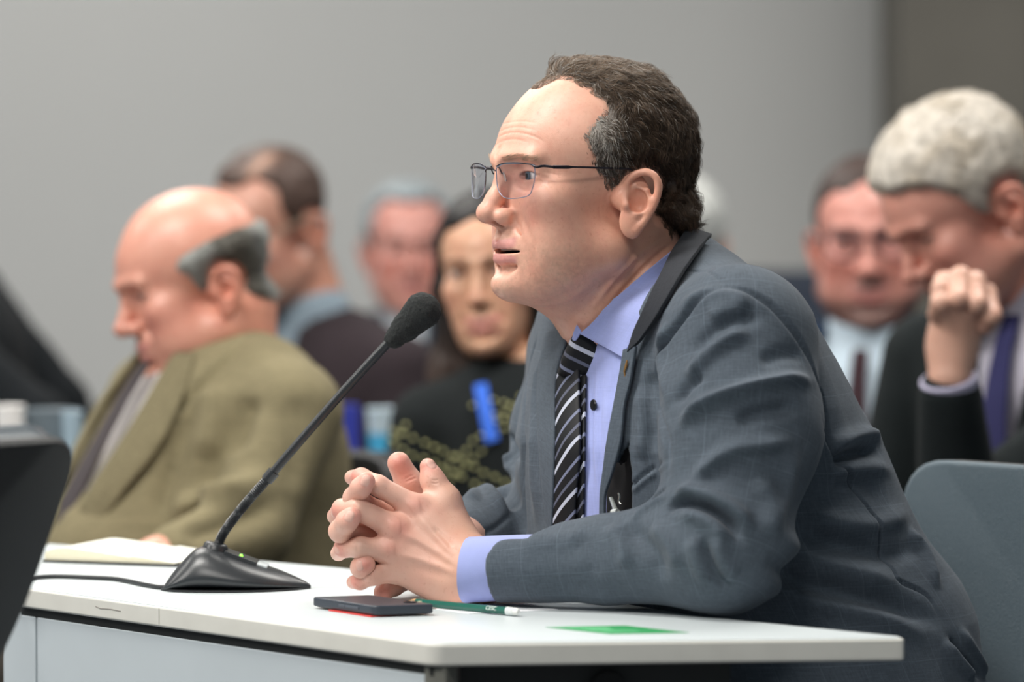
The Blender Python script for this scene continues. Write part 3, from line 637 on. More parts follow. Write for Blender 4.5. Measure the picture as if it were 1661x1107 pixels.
def speaker_clothes():
    lo = (-.10, 3.42, .50); hi = (.55, 4.10, 1.12)
    base = Surf(*polygonise(lambda p: jacket_sdf(p), (-.12, 3.44, .50), (.56, 4.08, 1.13), .007, proj=1))
    bt = Surf(*polygonise(lambda p: jacket_sdf(p, False), (-.10, 3.5, .50), (.56, 4.05, 1.13), .007, proj=1))
    # V opening traced on the chest, in the torso's own lateral/height plane
    vpx = [(1132, 372), (1098, 400), (1068, 452), (1038, 530), (1019, 590), (1010, 655), (1000, 715), (992, 780), (986, 830), (985, 905), (903, 905), (902, 800), (905, 700), (906, 610), (935, 515), (950, 460), (1000, 380)]
    vp = np.array([loc2(bt.hit(*q))[0] for q in vpx]); vp[0, 1] += .06; vp[-1, 1] += .06
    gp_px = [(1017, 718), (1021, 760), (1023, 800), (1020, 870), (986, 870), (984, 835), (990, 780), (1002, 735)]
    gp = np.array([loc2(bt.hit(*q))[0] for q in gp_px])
    def front(p):
        R = TOR.R; cx = np.interp(p[:, 2], R[:, 0], R[:, 1]); return (p[:, 0]-cx)*TF[0]+(p[:, 1]-TY)*TF[1]
    TP = np.array(TABLE)
    def jf(p):
        d = jacket_sdf(p); q = loc2(p); r = jacket_sdf(p, False)
        c = np.maximum(np.maximum(poly2(q, vp), -(r+.013)), -front(p)+.0); d = smax(d, -c, .004)
        d = np.maximum(d, -np.maximum(poly2(p[:, :2], TABLE)-.0015, np.abs(p[:, 2]-(TZ-TH/2))-TH/2-.0016))
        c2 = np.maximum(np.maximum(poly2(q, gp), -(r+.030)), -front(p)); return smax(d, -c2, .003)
    V, F = polygonise(jf, (-.12, 3.44, .50), (.56, 4.08, 1.13), .0023)
    s = Surf(V, F); global GAIN, WID; GAIN = 1.6; WID = .80
    # tailoring seams, folds and creases read off the cloth
    s.fold([([(1114, 619), (1141, 586), (1177, 554), (1217, 537)], .010, .0060), ([(1101, 693), (1130, 664), (1168, 645), (1223, 628), (1277, 618), (1318, 618)], .0085, .0085),
            ([(1120, 792), (1147, 758), (1185, 731), (1239, 722), (1292, 716)], .010, .0055), ([(1092, 655), (1116, 624), (1142, 604)], .009, -.006), ([(1190, 684), (1239, 668), (1298, 658)], .010, -.0055),
            ([(1150, 520), (1175, 505), (1215, 500)], .013, .004), ([(1120, 575), (1150, 545), (1190, 520), (1240, 512)], .010, -.004), ([(1230, 590), (1270, 575), (1305, 575)], .010, -.003),
            ([(1085, 832), (1092, 817), (1114, 814), (1152, 827), (1185, 850), (1203, 880)], .0050, -.0085), ([(1092, 800), (1120, 797), (1160, 810), (1198, 834), (1222, 868)], .009, .0060),
            ([(1098, 836), (1130, 840), (1160, 856), (1180, 885)], .009, .0050), ([(1138, 868), (1150, 905), (1166, 940), (1190, 955)], .006, -.0045), ([(1120, 870), (1130, 910), (1150, 950)], .010, .0035),
            ([(1160, 870), (1175, 910), (1198, 935)], .009, .0035), ([(1228, 770), (1250, 820), (1245, 880)], .014, .004), ([(1290, 720), (1275, 800), (1240, 870)], .012, .003),
            ([(1010, 852), (1035, 872), (1060, 905), (1075, 950)], .012, -.0045), ([(985, 852), (1008, 880), (1018, 930)], .010, .0035), ([(1055, 850), (1085, 880), (1105, 930)], .010, .0035),
            ([(930, 872), (955, 900), (965, 950)], .014, -.0025), ([(840, 885), (900, 878), (950, 870)], .012, .0022), ([(850, 960), (950, 955), (1050, 965)], .014, -.0018)], .01, 0)
    # shoulder and armhole seams
    s.fold([([(1177, 468), (1212, 472), (1250, 494), (1282, 531), (1309, 573), (1326, 617), (1336, 660), (1342, 703), (1356, 736)], .0035, -.0042), ([(1177, 468), (1132, 489), (1095, 530), (1073, 573), (1064, 617), (1069, 671), (1082, 718), (1085, 770)], .0050, -.0055),
            ([(1085, 520), (1075, 560), (1080, 610), (1090, 660)], .012, .0045), ([(1100, 500), (1140, 482), (1185, 482), (1225, 495)], .012, .0035),
            ([(1110, 438), (1150, 442), (1178, 464)], .0016, -.0012),
            ([(1040, 620), (1046, 690), (1040, 750)], .012, .0045), ([(1056, 600), (1052, 660), (1062, 740)], .010, -.0045),
            ([(1020, 796), (1040, 774), (1082, 744)], .0020, -.0022), ([(1020, 806), (1042, 783), (1084, 753)], .0022, .0016), ([(1030, 838), (1053, 812), (1082, 790)], .0024, -.0030), ([(1024, 845), (1050, 824), (1084, 803)], .005, .003)], .01, 0)
    # back and skirt of the jacket
    s.fold([([(1332, 669), (1345, 722), (1371, 761), (1404, 814), (1424, 866), (1450, 925), (1457, 942), (1503, 965), (1526, 1004)], .0022, -.0032), ([(1345, 728), (1375, 712), (1405, 705), (1428, 712)], .009, .0055), ([(1352, 752), (1385, 735), (1425, 730)], .007, -.0075),
            ([(1340, 800), (1390, 790), (1440, 800)], .014, -.0035), ([(1340, 770), (1400, 760), (1446, 762)], .010, .0035), ([(1300, 830), (1370, 850), (1430, 850), (1475, 830)], .013, .005), ([(1290, 860), (1370, 885), (1440, 900), (1490, 890)], .011, -.005),
            ([(1250, 860), (1310, 905), (1390, 930), (1470, 950)], .014, .0055), ([(1235, 905), (1300, 945), (1380, 965), (1460, 985), (1530, 1010)], .012, -.006), ([(1230, 945), (1320, 975), (1420, 1000), (1510, 1035)], .014, .005),
            ([(1273, 919), (1306, 971), (1358, 1020)], .0022, -.0025), ([(1470, 860), (1500, 900), (1520, 960)], .010, .005), ([(1540, 1035), (1562, 1066), (1592, 1103)], .004, -.007), ([(1528, 1040), (1552, 1075), (1580, 1107)], .009, .006), ([(1552, 1020), (1580, 1060), (1600, 1100)], .008, .004)], .01, 0)
    # far front and far sleeve
    s.fold([([(872, 545), (858, 600), (850, 660), (846, 720)], .0045, -.0045), ([(885, 560), (872, 640), (868, 740), (872, 860)], .012, .0045), ([(848, 700), (846, 780), (852, 870)], .008, -.006), ([(893, 600), (890, 700), (888, 800), (893, 860)], .008, -.0025),
            ([(745, 795), (775, 790), (800, 805), (825, 840)], .011, .005), ([(790, 770), (815, 790), (835, 830)], .009, -.008), ([(790, 740), (820, 745), (840, 770)], .010, .006), ([(775, 868), (805, 855), (830, 832)], .003, -.002), ([(815, 700), (832, 720), (842, 750)], .008, -.005)], .01, 0)
    nz = noise3(s.V*np.array([1, 1, .6]), 14, 2); nz2 = noise3(s.V, 34, 5)
    s.V += ((nz*.0010+nz2*.0006)[:, None]*s.N).astype(np.float32)
    C = np.tile(SUITC, (len(V), 1)); r = jacket_sdf(s.V, False); q = loc2(s.V)
    C = mixc(C, (.004, .004, .005), ((poly2(q, gp) < .004) & (r < -.004) & (front(s.V) > 0))*1.0)  # gap behind the lapel painted black, its shade put into the colour
    uv, m1, m2 = sleeve_uv(s.V)
    me = mesh(s.V, F); set_col(me, C); set_uv(me, uv, F); J = link('jacket', me, M_SUIT, SPK)
    GAIN = 1.0; WID = 1.0
    # shirt (front visible in the opening), slightly inside the jacket
    M_SH = clothmat('shirt_cloth', rough=.75, sheen=.15, mott=.04, bump=.2); SHC = srgb(158, 168, 220)
    def sh(p):
        d = TOR(p); d = smin(d, chain(p, [P(1112, 440, 3.78), P(1190, 535, 3.77), P(1255, 640, 3.77)], [.030, .05, .06], .02), .05); q = loc2(p)
        d = d+.0095; d = smin(d, cap(p, P(1030, 470, 3.775), P(1075, 560, 3.78), .052, .07), .02); return d
    V2, F2 = polygonise(sh, (0, 3.56, .74), (.42, 4.02, 1.08), .004); ss = Surf(V2, F2)
    ss.fold([([(971, 590), (966, 660), (967, 740), (974, 830)], .0025, .0022), ([(978, 590), (973, 660), (973, 740), (982, 850)], .0022, -.0020), ([(985, 640), (990, 720), (1003, 800)], .007, .0035), ([(962, 620), (957, 700), (956, 800)], .006, -.003), ([(998, 600), (994, 680), (992, 760)], .008, -.003)], .01, 0)
    me = mesh(ss.V, ss.F); set_col(me, mixc(np.tile(SHC, (len(V2), 1)), (.003, .003, .004), (poly2(loc2(ss.V)+np.array([.006, 0]), gp) < .010)*1.0)); set_uv(me, ss.V[:, [0, 2]], F2); SHI = link('shirt', me, M_SH, SPK)  # shirt painted black behind the lapel gap, standing in for the shade there
    # collar leaf
    def nk(p):
        return smin(sh(p)+.000, smin(cap(p, H_ORG+H_R@np.array([-.030, 0, -.075]), H_ORG+H_R@np.array([-.062, 0, -.19]), .0585, .0655), cap(p, H_ORG+H_R@np.array([.012, 0, -.108]), H_ORG+H_R@np.array([-.048, 0, -.178]), .042, .057), .022), .012)
    s3 = Surf(*polygonise(nk, (0, 3.56, .80), (.36, 4.0, 1.16), .005))
    strip('shirt_collar', [((1112, 388), (1128, 384)), ((1070, 420), (1100, 430)), ((1030, 455), (1075, 470)), ((990, 493), (1052, 512)), ((962, 522), (1032, 550)), ((944, 538), (1016, 582))], s3, .0045, .0022, M_SH, SHI, SHC, nx=12)
    strip('shirt_collar_far', [((938, 524), (946, 536)), ((934, 536), (941, 546)), ((932, 546), (936, 552))], s3, .004, .002, M_SH, SHI, SHC, nx=4)
    # tie
    mt, nt, b = newmat('tie_silk', (.02, .02, .025), .55, spec=.25); tc = N(nt, 'ShaderNodeTexCoord'); sp = N(nt, 'ShaderNodeSeparateXYZ'); nt.links.new(tc.outputs['UV'], sp.inputs[0])
    u2 = N(nt, 'ShaderNodeMath', _operation='MULTIPLY'); u2.inputs[1].default_value = .95; nt.links.new(sp.outputs[0], u2.inputs[0]); ad = N(nt, 'ShaderNodeMath', _operation='ADD'); nt.links.new(u2.outputs[0], ad.inputs[0]); nt.links.new(sp.outputs[1], ad.inputs[1])
    dv = N(nt, 'ShaderNodeMath', _operation='DIVIDE'); dv.inputs[1].default_value = .050; nt.links.new(ad.outputs[0], dv.inputs[0]); fr = N(nt, 'ShaderNodeMath', _operation='FRACT'); nt.links.new(dv.outputs[0], fr.inputs[0])
    rp = N(nt, 'ShaderNodeValToRGB'); rp.color_ramp.interpolation = 'CONSTANT'; nt.links.new(fr.outputs[0], rp.inputs[0]); el = rp.color_ramp.elements; dk = (*srgb(25, 26, 29), 1)
    el[0].position = 0; el[0].color = (*srgb(190, 195, 210), 1); el[1].position = .10; el[1].color = dk
    for pos, c in ((.42, (*srgb(120, 126, 150), 1)), (.50, dk), (.72, (*srgb(96, 100, 118), 1)), (.80, dk)): e = el.new(pos); e.color = c
    nt.links.new(rp.outputs[0], b.inputs['Base Color'])
    TIE = strip('necktie', [((910, 606), (950, 603)), ((907, 640), (950, 640)), ((908, 700), (951, 690)), ((908, 760), (950, 750)), ((905, 820), (944, 815)), ((902, 880), (943, 880))], ss, .007, .004, mt, SPK, SUITC, nx=10, bulge=.006)
    TIE2 = strip('tie_tail', [((936, 612), (955, 610)), ((938, 700), (953, 696)), ((938, 780), (952, 776)), ((936, 880), (950, 880))], ss, .003, .003, mt, TIE, SUITC, nx=5)
    kc = ss.hit(940, 575); KY = kc[1]-.012; kp = np.array([P(a_, b_, KY)[[0, 2]] for a_, b_ in [(938, 533), (954, 531), (983, 556), (974, 580), (955, 609), (932, 613), (907, 606), (913, 582), (925, 556)]])
    def kf(p): return smax(poly2(p[:, [0, 2]], kp)+.0035, np.abs(p[:, 1]-KY)-.010, .010)-.005
    KV, KF = polygonise(kf, kc-.05, kc+.05, .0013); me = mesh(KV, KF); set_col(me, np.tile(SUITC, (len(KV), 1))); set_uv(me, np.stack([KV[:, 0]*.55-.3*KV[:, 1], KV[:, 2]*1.1], 1), KF); link('tie_knot', me, mt, TIE)
    # lapels and jacket collar
    LC = SUITC*.97
    strip('jacket_collar', [((1116, 384), (1150, 396)), ((1093, 430), (1130, 430)), ((1077, 464), (1114, 455)), ((1057, 507), (1094, 493)), ((1041, 540), (1076, 522)), ((1030, 574), (1050, 556))], bt, .009, .004, M_SUIT2, J, SUITC*np.array([.30, .27, .27]), nx=8)
    strip('lapel', [((1022, 570), (1043, 563)), ((1014, 615), (1032, 622)), ((1005, 662), (1022, 662)), ((994, 718), (1016, 718)), ((987, 770), (1001, 772)), ((983, 803), (991, 806)), ((982, 856), (991, 856))], bt, .008, .004, M_SUIT2, J, LC, nx=6)
    strip('lapel', [((893, 540), (934, 530)), ((880, 600), (909, 610)), ((878, 680), (906, 700)), ((884, 770), (904, 790)), ((894, 860), (901, 880))], bt, .004, .003, M_SUIT2, J, LC, nx=6)
    # buttons, cuff
    M = mb(); q = ss.hit(966, 658, .0015); n = TF; lathe(M, [(.0002, 0), (.0052, .0), (.0056, .001), (.005, .0022), (.0035, .0018), (.0002, .0018)], 18, q, np.stack([TL, [0, 0, 1], TF], 1)); build('shirt_button', M, objmat('black_button', (.012, .012, .014), .3), SHI)
    ax = (W1-M1)/np.linalg.norm(W1-M1); x_ = np.cross(ax, [0, 0, 1]); x_ /= np.linalg.norm(x_); R = np.stack([x_, np.cross(ax, x_), ax], 1)
    M = mb(); prof = [(.0290, -.06), (.0305, -.01), (.0310, .010), (.0312, .029), (.0306, .0305), (.0290, .0298), (.0285, .020), (.0275, -.06)]
    n = 48; V = []
    for r, z in prof:
        for k in range(n):
            t = 2*math.pi*k/n; V.append(W1+np.array([0, 0, -.0015])+R@np.array([r*math.cos(t)*.92, r*math.sin(t)*1.0, z+.004*math.sin(t)]))
    addm(M, V, [(i*n+k, i*n+(k+1) % n, (i+1)*n+(k+1) % n, (i+1)*n+k) for i in range(len(prof)-1) for k in range(n)]); o = build('shirt_cuff', M, M_SH, SHI); set_col(o.data, np.tile(SHC, (len(o.data.vertices), 1)))
    ax = (W2-E2)/np.linalg.norm(W2-E2); M = mb(); tube(M, [W2-ax*.02, W2+ax*.012], .030, 32, caps=False); o = build('shirt_cuff', M, M_SH, SHI); set_col(o.data, np.tile(SHC, (len(o.data.vertices), 1)))
    # lapel pin
    q = bt.hit(1027, 604, .0115); M = mb(); tube(M, [q+np.array([.0002, 0, -.0075]), q+np.array([-.0008, 0, -.002]), q+np.array([.0009, 0, .003]), q+np.array([.0018, 0, .0085])], [.0007, .0010, .0014, .0008], 8, flat=.7)
    o = build('lapel_pin', M, objmat('gold', srgb(226, 170, 110), .25, metal=.9)); tag(o, 'tiny gold lapel pin on the near lapel of the grey suit jacket', 'pin')
    # badge clip
    BC = empty('badge_clip', tuple(bt.hit(1006, 830, 0)), 'clear plastic badge clip with blue tag tucked in the grey jacket opening', 'badge clip')
    mcl, nt, b = newmat('clear_plastic', srgb(214, 218, 214), .2, trans=.35, spec=.6); mmt = objmat('chrome', srgb(210, 208, 200), .18, metal=1)
    g = lambda px, py, o_=.004: bt.hit(px, py, o_)
    M = mb(); tube(M, [g(995, 807), g(1001, 823), g(1004, 836)], [.0026, .0032, .0028], 10, flat=.5); build('strap', M, mcl, BC)
    M = mb(); tube(M, [g(1000, 833, .006), g(1008, 832, .006)], .0042, 10); build('snap', M, mcl, BC)
    M = mb(); tube(M, smoothpath([g(1005, 836, .005), g(1007, 846, .005), g(1011, 853, .005), g(1016, 853, .005)], 5), .0014, 8); build('strap', M, mcl, BC)
    M = mb(); tube(M, [g(1004, 826), g(1012, 838), g(1016, 842)], [.0022, .0026, .0018], 8, flat=.6); build('clip', M, mcl, BC)
    M = mb(); tube(M, smoothpath([g(1009, 800, .006), g(1011, 806, .006), g(1010, 813, .006), g(1013, 818, .006)], 5), .0012, 8); build('metal_hook', M, mmt, BC)
    M = mb(); a_, b_ = g(1006, 848, .003), g(1024, 845, .003); tube(M, [g(1014, 846, .002), g(1013, 862, .002)], .0085, 8, flat=.25); build('badge', M, objmat('blue_badge', srgb(20, 92, 214), .4), BC)
    return s
def speaker_legs():
    hip = np.array([P(1290, 1107, TY)[0], TY, .575]); f = TF; l = TL
    def tr(p):
        d = ell(p, hip+np.array([0, 0, .02]), (.155, .17, .115), frame(65))
        for s, kx in ((1, .10), (-1, -.10)):
            k = hip+f*.43+l*(kx*1.3)+np.array([0, 0, -.02]); a = k+f*.02+np.array([0, 0, -.45])
            d = smin(d, cap(p, hip+l*kx, k, .088, .064), .05); d = smin(d, cap(p, k, a, .062, .052), .03)
        return np.maximum(d, .10-p[:, 2])
    V, F = polygonise(tr, (-.36, 3.36, .06), (.58, 4.06, .74), .009); me = mesh(V, F); set_col(me, np.tile(SUITC, (len(V), 1))); set_uv(me, V[:, [0, 2]]*1.0, F); link('trousers', me, M_SUIT, SPK)
    ms = objmat('black_leather', (.012, .011, .010), .3)
    for kx in (.13, -.13):
        a = hip+f*.45+l*kx; a[2] = 0
        V, F = polygonise(lambda p: np.maximum(smin(ell(p, a+f*.07+np.array([0, 0, .035]), (.15, .048, .045), frame(65)), cap(p, a+np.array([0, 0, .05]), a+np.array([0, 0, .12]), .042, .045), .03), .004-p[:, 2]), a-np.array([.26, .26, .02]), a+np.array([.26, .26, .2]), .006)
        link('shoe', mesh(V, F), ms, SPK)
def hands():
    L = lambda px, py, Y: P(px, py, Y)
    # his left hand, nearest: back of the hand to the lens, fingers to picture-left, each chain knuckle -> tip
    LH = {'index': ([(673, 823, 3.655), (613, 788, 3.650), (586, 775, 3.665), (571, 775, 3.682)], [.0115, .0098, .0088, .0072]),
          'middle': ([(640, 856, 3.645), (580, 826, 3.638), (555, 826, 3.655), (543, 838, 3.676)], [.0118, .0102, .0092, .0076]),
          'ring': ([(628, 893, 3.643), (584, 889, 3.634), (558, 889, 3.648), (549, 898, 3.668)], [.0114, .0100, .0090, .0076]),
          'pinky': ([(648, 928, 3.650), (606, 934, 3.640), (584, 943, 3.648), (573, 945, 3.658)], [.0105, .0088, .0080, .0064])}
    wr = L(772, 930, 3.637)
    def left(p):
        d = cap(p, wr, L(840, 932, 3.628), .026, .021)
        q = p.copy(); d = smin(cap(p, L(762, 912, 3.645), L(764, 948, 3.64), .0165, .0165), ell(p, L(752, 930, 3.645), (.030, .020, .029)), .015); d = smin(d, cap(p, wr, L(830, 932, 3.63), .0262, .022), .02)
        for (k, (pts, r)) in LH.items():
            m = L(*pts[0]); d = smin(d, cap(p, L(*[wr_ for wr_ in (752, 905+{'index': 0, 'middle': 14, 'ring': 28, 'pinky': 44}[k], 3.652)]), m, .0165, r[0]), .018)
        d = smin(d, cap(p, L(700, 850, 3.662), L(745, 900, 3.658), .014, .02), .02)
        d = smin(d, cap(p, L(690, 935, 3.66), L(745, 950, 3.655), .0155, .021), .02)
        fg = None
        for (k, (pts, r)) in LH.items(): e = chain(p, [L(*q_) for q_ in pts], r, .004); fg = e if fg is None else smin(fg, e, .0015)
        d = smin(d, fg, .007)
        th = chain(p, [L(742, 868, 3.668), L(722, 812, 3.672), L(702, 780, 3.675), L(694, 757, 3.677)], [.0185, .0140, .0108, .0078], .008); d = smin(d, th, .012)
        d = smin(d, cap(p, L(718, 822, 3.672), L(685, 832, 3.664), .009, .010), .014)
        return np.maximum(d, TZ+.001-p[:, 2])
    RH = {'index': ([(672, 838, 3.706), (612, 834, 3.674), (574, 808, 3.648), (585, 792, 3.634), (594, 781, 3.632)], [.0125, .0125, .0100, .0096, .0086]),
          'middle': ([(660, 872, 3.712), (598, 872, 3.672), (552, 862, 3.640), (563, 846, 3.626), (571, 838, 3.625)], [.0122, .0120, .0106, .0100, .0090]),
          'ring': ([(662, 905, 3.712), (620, 912, 3.672), (586, 921, 3.640), (592, 916, 3.633)], [.0110, .0098, .0098, .0098]),
          'pinky': ([(672, 935, 3.706), (640, 952, 3.676), (622, 961, 3.662), (620, 964, 3.658)], [.0098, .0086, .0082, .0078])}
    w2 = L(748, 880, 3.755)
    def right(p):
        d = ell(p, L(716, 890, 3.725), (.036, .020, .036)); d = smin(d, cap(p, w2, L(772, 878, 3.79), .026, .028), .03)
        for (k, (pts, r)) in RH.items(): d = smin(d, cap(p, L(722, 880+{'index': -12, 'middle': 4, 'ring': 18, 'pinky': 32}[k], 3.735), L(*pts[0]), .015, r[0]), .016)
        fg = None
        for (k, (pts, r)) in RH.items(): e = chain(p, [L(*q_) for q_ in pts], r, .004); fg = e if fg is None else smin(fg, e, .0012)
        d = smin(d, fg, .008)
        d = smin(d, chain(p, [L(712, 868, 3.722), L(688, 822, 3.715), L(664, 785, 3.708), L(647, 752, 3.704)], [.018, .0150, .0130, .0112], .006), .014)
        return np.maximum(d, TZ+.001-p[:, 2])
    base = np.array([.76, .46, .36]); out = []
    def done(f, lo, hi, rev):
        V, F = polygonise(f, lo, hi, .00095); s = Surf(V, F); return s
    sl = done(left, P(525, 1000, 3.7)*np.array([1, 0, 1])+np.array([0, 3.59, -.01]), P(845, 735, 3.7)*np.array([1, 0, 1])+np.array([0, 3.72, 0]), 1)
    sr = done(right, P(525, 1000, 3.7)*np.array([1, 0, 1])+np.array([0, 3.60, -.01]), P(775, 720, 3.7)*np.array([1, 0, 1])+np.array([0, 3.83, 0]), 1)
    # tendons, knuckles, creases
    sl.fold([([(738, 905), (705, 868), (675, 832)], .0035, .0012), ([(742, 918), (700, 890), (648, 862)], .0035, .0013), ([(742, 932), (700, 915), (640, 897)], .0035, .0012), ([(664, 828), (673, 822), (684, 820)], .008, .0009), ([(632, 858), (642, 855), (652, 855)], .008, .0009), ([(622, 894), (632, 892), (642, 892)], .008, .0008),
             ([(700, 855), (720, 872), (735, 890)], .003, -.0010), ([(655, 875), (690, 893), (725, 913)], .006, -.0014), ([(660, 845), (690, 868), (720, 893)], .006, -.0013), ([(655, 912), (690, 925), (730, 938)], .006, -.0012),
             ([(745, 890), (748, 910), (746, 930)], .0014, -.0008), ([(752, 893), (755, 915), (752, 940)], .0014, -.0007), ([(698, 783), (706, 785), (712, 783)], .0010, -.0006), ([(699, 778), (706, 780), (711, 778)], .0010, -.0006)], .001, 0)
    for (a, b) in (((609, 782), (615, 798)), ((606, 784), (612, 800)), ((573, 818), (576, 836)), ((577, 818), (580, 836)), ((578, 882), (578, 897)), ((600, 929), (602, 942))): sl.fold([([a, ((a[0]+b[0])/2+1, (a[1]+b[1])/2), b], .0008, -.0005)], .001, 0)
    sr.fold([([(657, 783), (668, 778), (676, 775)], .001, -.0007), ([(655, 779), (664, 774), (672, 771)], .001, -.0005), ([(650, 800), (660, 812), (680, 822)], .003, -.0012)], .001, 0)
    parts = []
    tips = {'l': [(571, 775), (543, 836), (548, 897), (572, 945), (696, 752)], 'r': [(597, 779), (573, 836), (593, 918), (620, 965), (647, 750)]}
    nails = {'l': [((568, 771), (-.8, -.3), .0036), ((539, 836), (-.5, .5), .0033), ((545, 893), (-.7, -.2), .0033), ((567, 944), (-.9, .1), .0033), ((699, 752), (.55, .8), .0046)], 'r': [((593, 780), (.3, -.9), .0045), ((567, 838), (.3, -.9), .0044), ((582, 918), (.3, .9), .0042)]}
    for key, s in (('l', sl), ('r', sr)):
        C = np.tile(base, (len(s.V), 1))
        C = mixc(C, (.62, .35, .22), (.5*edges_fade(s.V[:, 0], P(690, 900, 3.65)[0], P(760, 900, 3.65)[0])) if key == 'l' else np.zeros(len(s.V)))
        for t in tips[key]: q = s.hit(*t); C = mixc(C, (.70, .27, .22), .75*np.exp(-(np.linalg.norm(s.V-q, axis=1)/.011)**2))
        for t in ([(640, 850), (675, 818), (630, 888), (655, 862)] if key == 'l' else [(660, 775), (655, 765)]): q = s.hit(*t); C = mixc(C, (.68, .28, .22), .5*np.exp(-(np.linalg.norm(s.V-q, axis=1)/.010)**2))
        for t, dr, rr in nails[key]:
            q = s.hit(*t); q1 = q+np.array([dr[0], 0, -dr[1]])*rr*.35; dv = np.array([dr[0], 0, -dr[1]]); dv /= np.linalg.norm(dv); w_ = s.V-q; al = w_@dv; ac = np.linalg.norm(w_-al[:, None]*dv, axis=1)
            m = np.clip(1.5-((al/(rr*1.25))**4+(ac/(rr*.95))**4), 0, 1); fn = s.N@np.array([0, -1, 0]) > .1; C = mixc(C, (.74, .46, .38), m*fn*.9)
            edge = np.exp(-((((al/(rr*1.25))**4+(ac/(rr*.95))**4)-1.3)/.6)**2)*fn; s.V -= (edge*.0004)[:, None]*s.N; s.V += ((m*fn)*.00035)[:, None]*s.N
            s.V = s.V.astype(np.float32)
        parts.append((s.V, s.F, C))
    return parts
if want('body', 'speaker', 'hands'):
    parts = hands()
    if want('body', 'speaker'):
        jk = speaker_clothes(); speaker_legs()
        core = lambda p: smin(smin(chain(p, [H_ORG+H_R@np.array([-.04, 0, -.14]), P(1100, 600, 3.79), P(1150, 850, 3.79), P(1290, 1200, TY), P(1290, 1280, TY)], [.05, .10, .12, .13, .12], .02), chain(p, [P(1100, 560, 3.78), S1, E1, W1, L_WR], [.05, .045, .035, .022, .020], .02), .03), chain(p, [P(1080, 560, 3.80), S2, E2, W2], [.04, .03, .035, .024], .02), .03)
        L_WR = P(800, 932, 3.63)
        V, F = polygonise(core, (-.1, 3.45, .48), (.56, 4.05, 1.12), .011); parts.append((V, F, np.tile([.66, .37, .27], (len(V), 1))))
    hv = np.zeros(len(HEAD_OB.data.vertices)*3, np.float32); HEAD_OB.data.vertices.foreach_get('co', hv); hf = np.zeros(len(HEAD_OB.data.loops), np.int32); HEAD_OB.data.loops.foreach_get('vertex_index', hf)
    hc = np.zeros(len(hv)//3*4, np.float32); HEAD_OB.data.color_attributes['Col'].data.foreach_get('color', hc)
    Vs = [hv.reshape(-1, 3)]; Fs = [hf.reshape(-1, 4)]; Cs = [hc.reshape(-1, 4)[:, :3]]; o_ = len(Vs[0])
    for V, F, C in parts: Vs.append(V); Fs.append(F+o_); Cs.append(C); o_ += len(V)
    me = mesh(np.concatenate(Vs), np.concatenate(Fs)); set_col(me, np.concatenate(Cs)); me.materials.append(M_SKIN); old = HEAD_OB.data; HEAD_OB.data = me; bpy.data.meshes.remove(old)
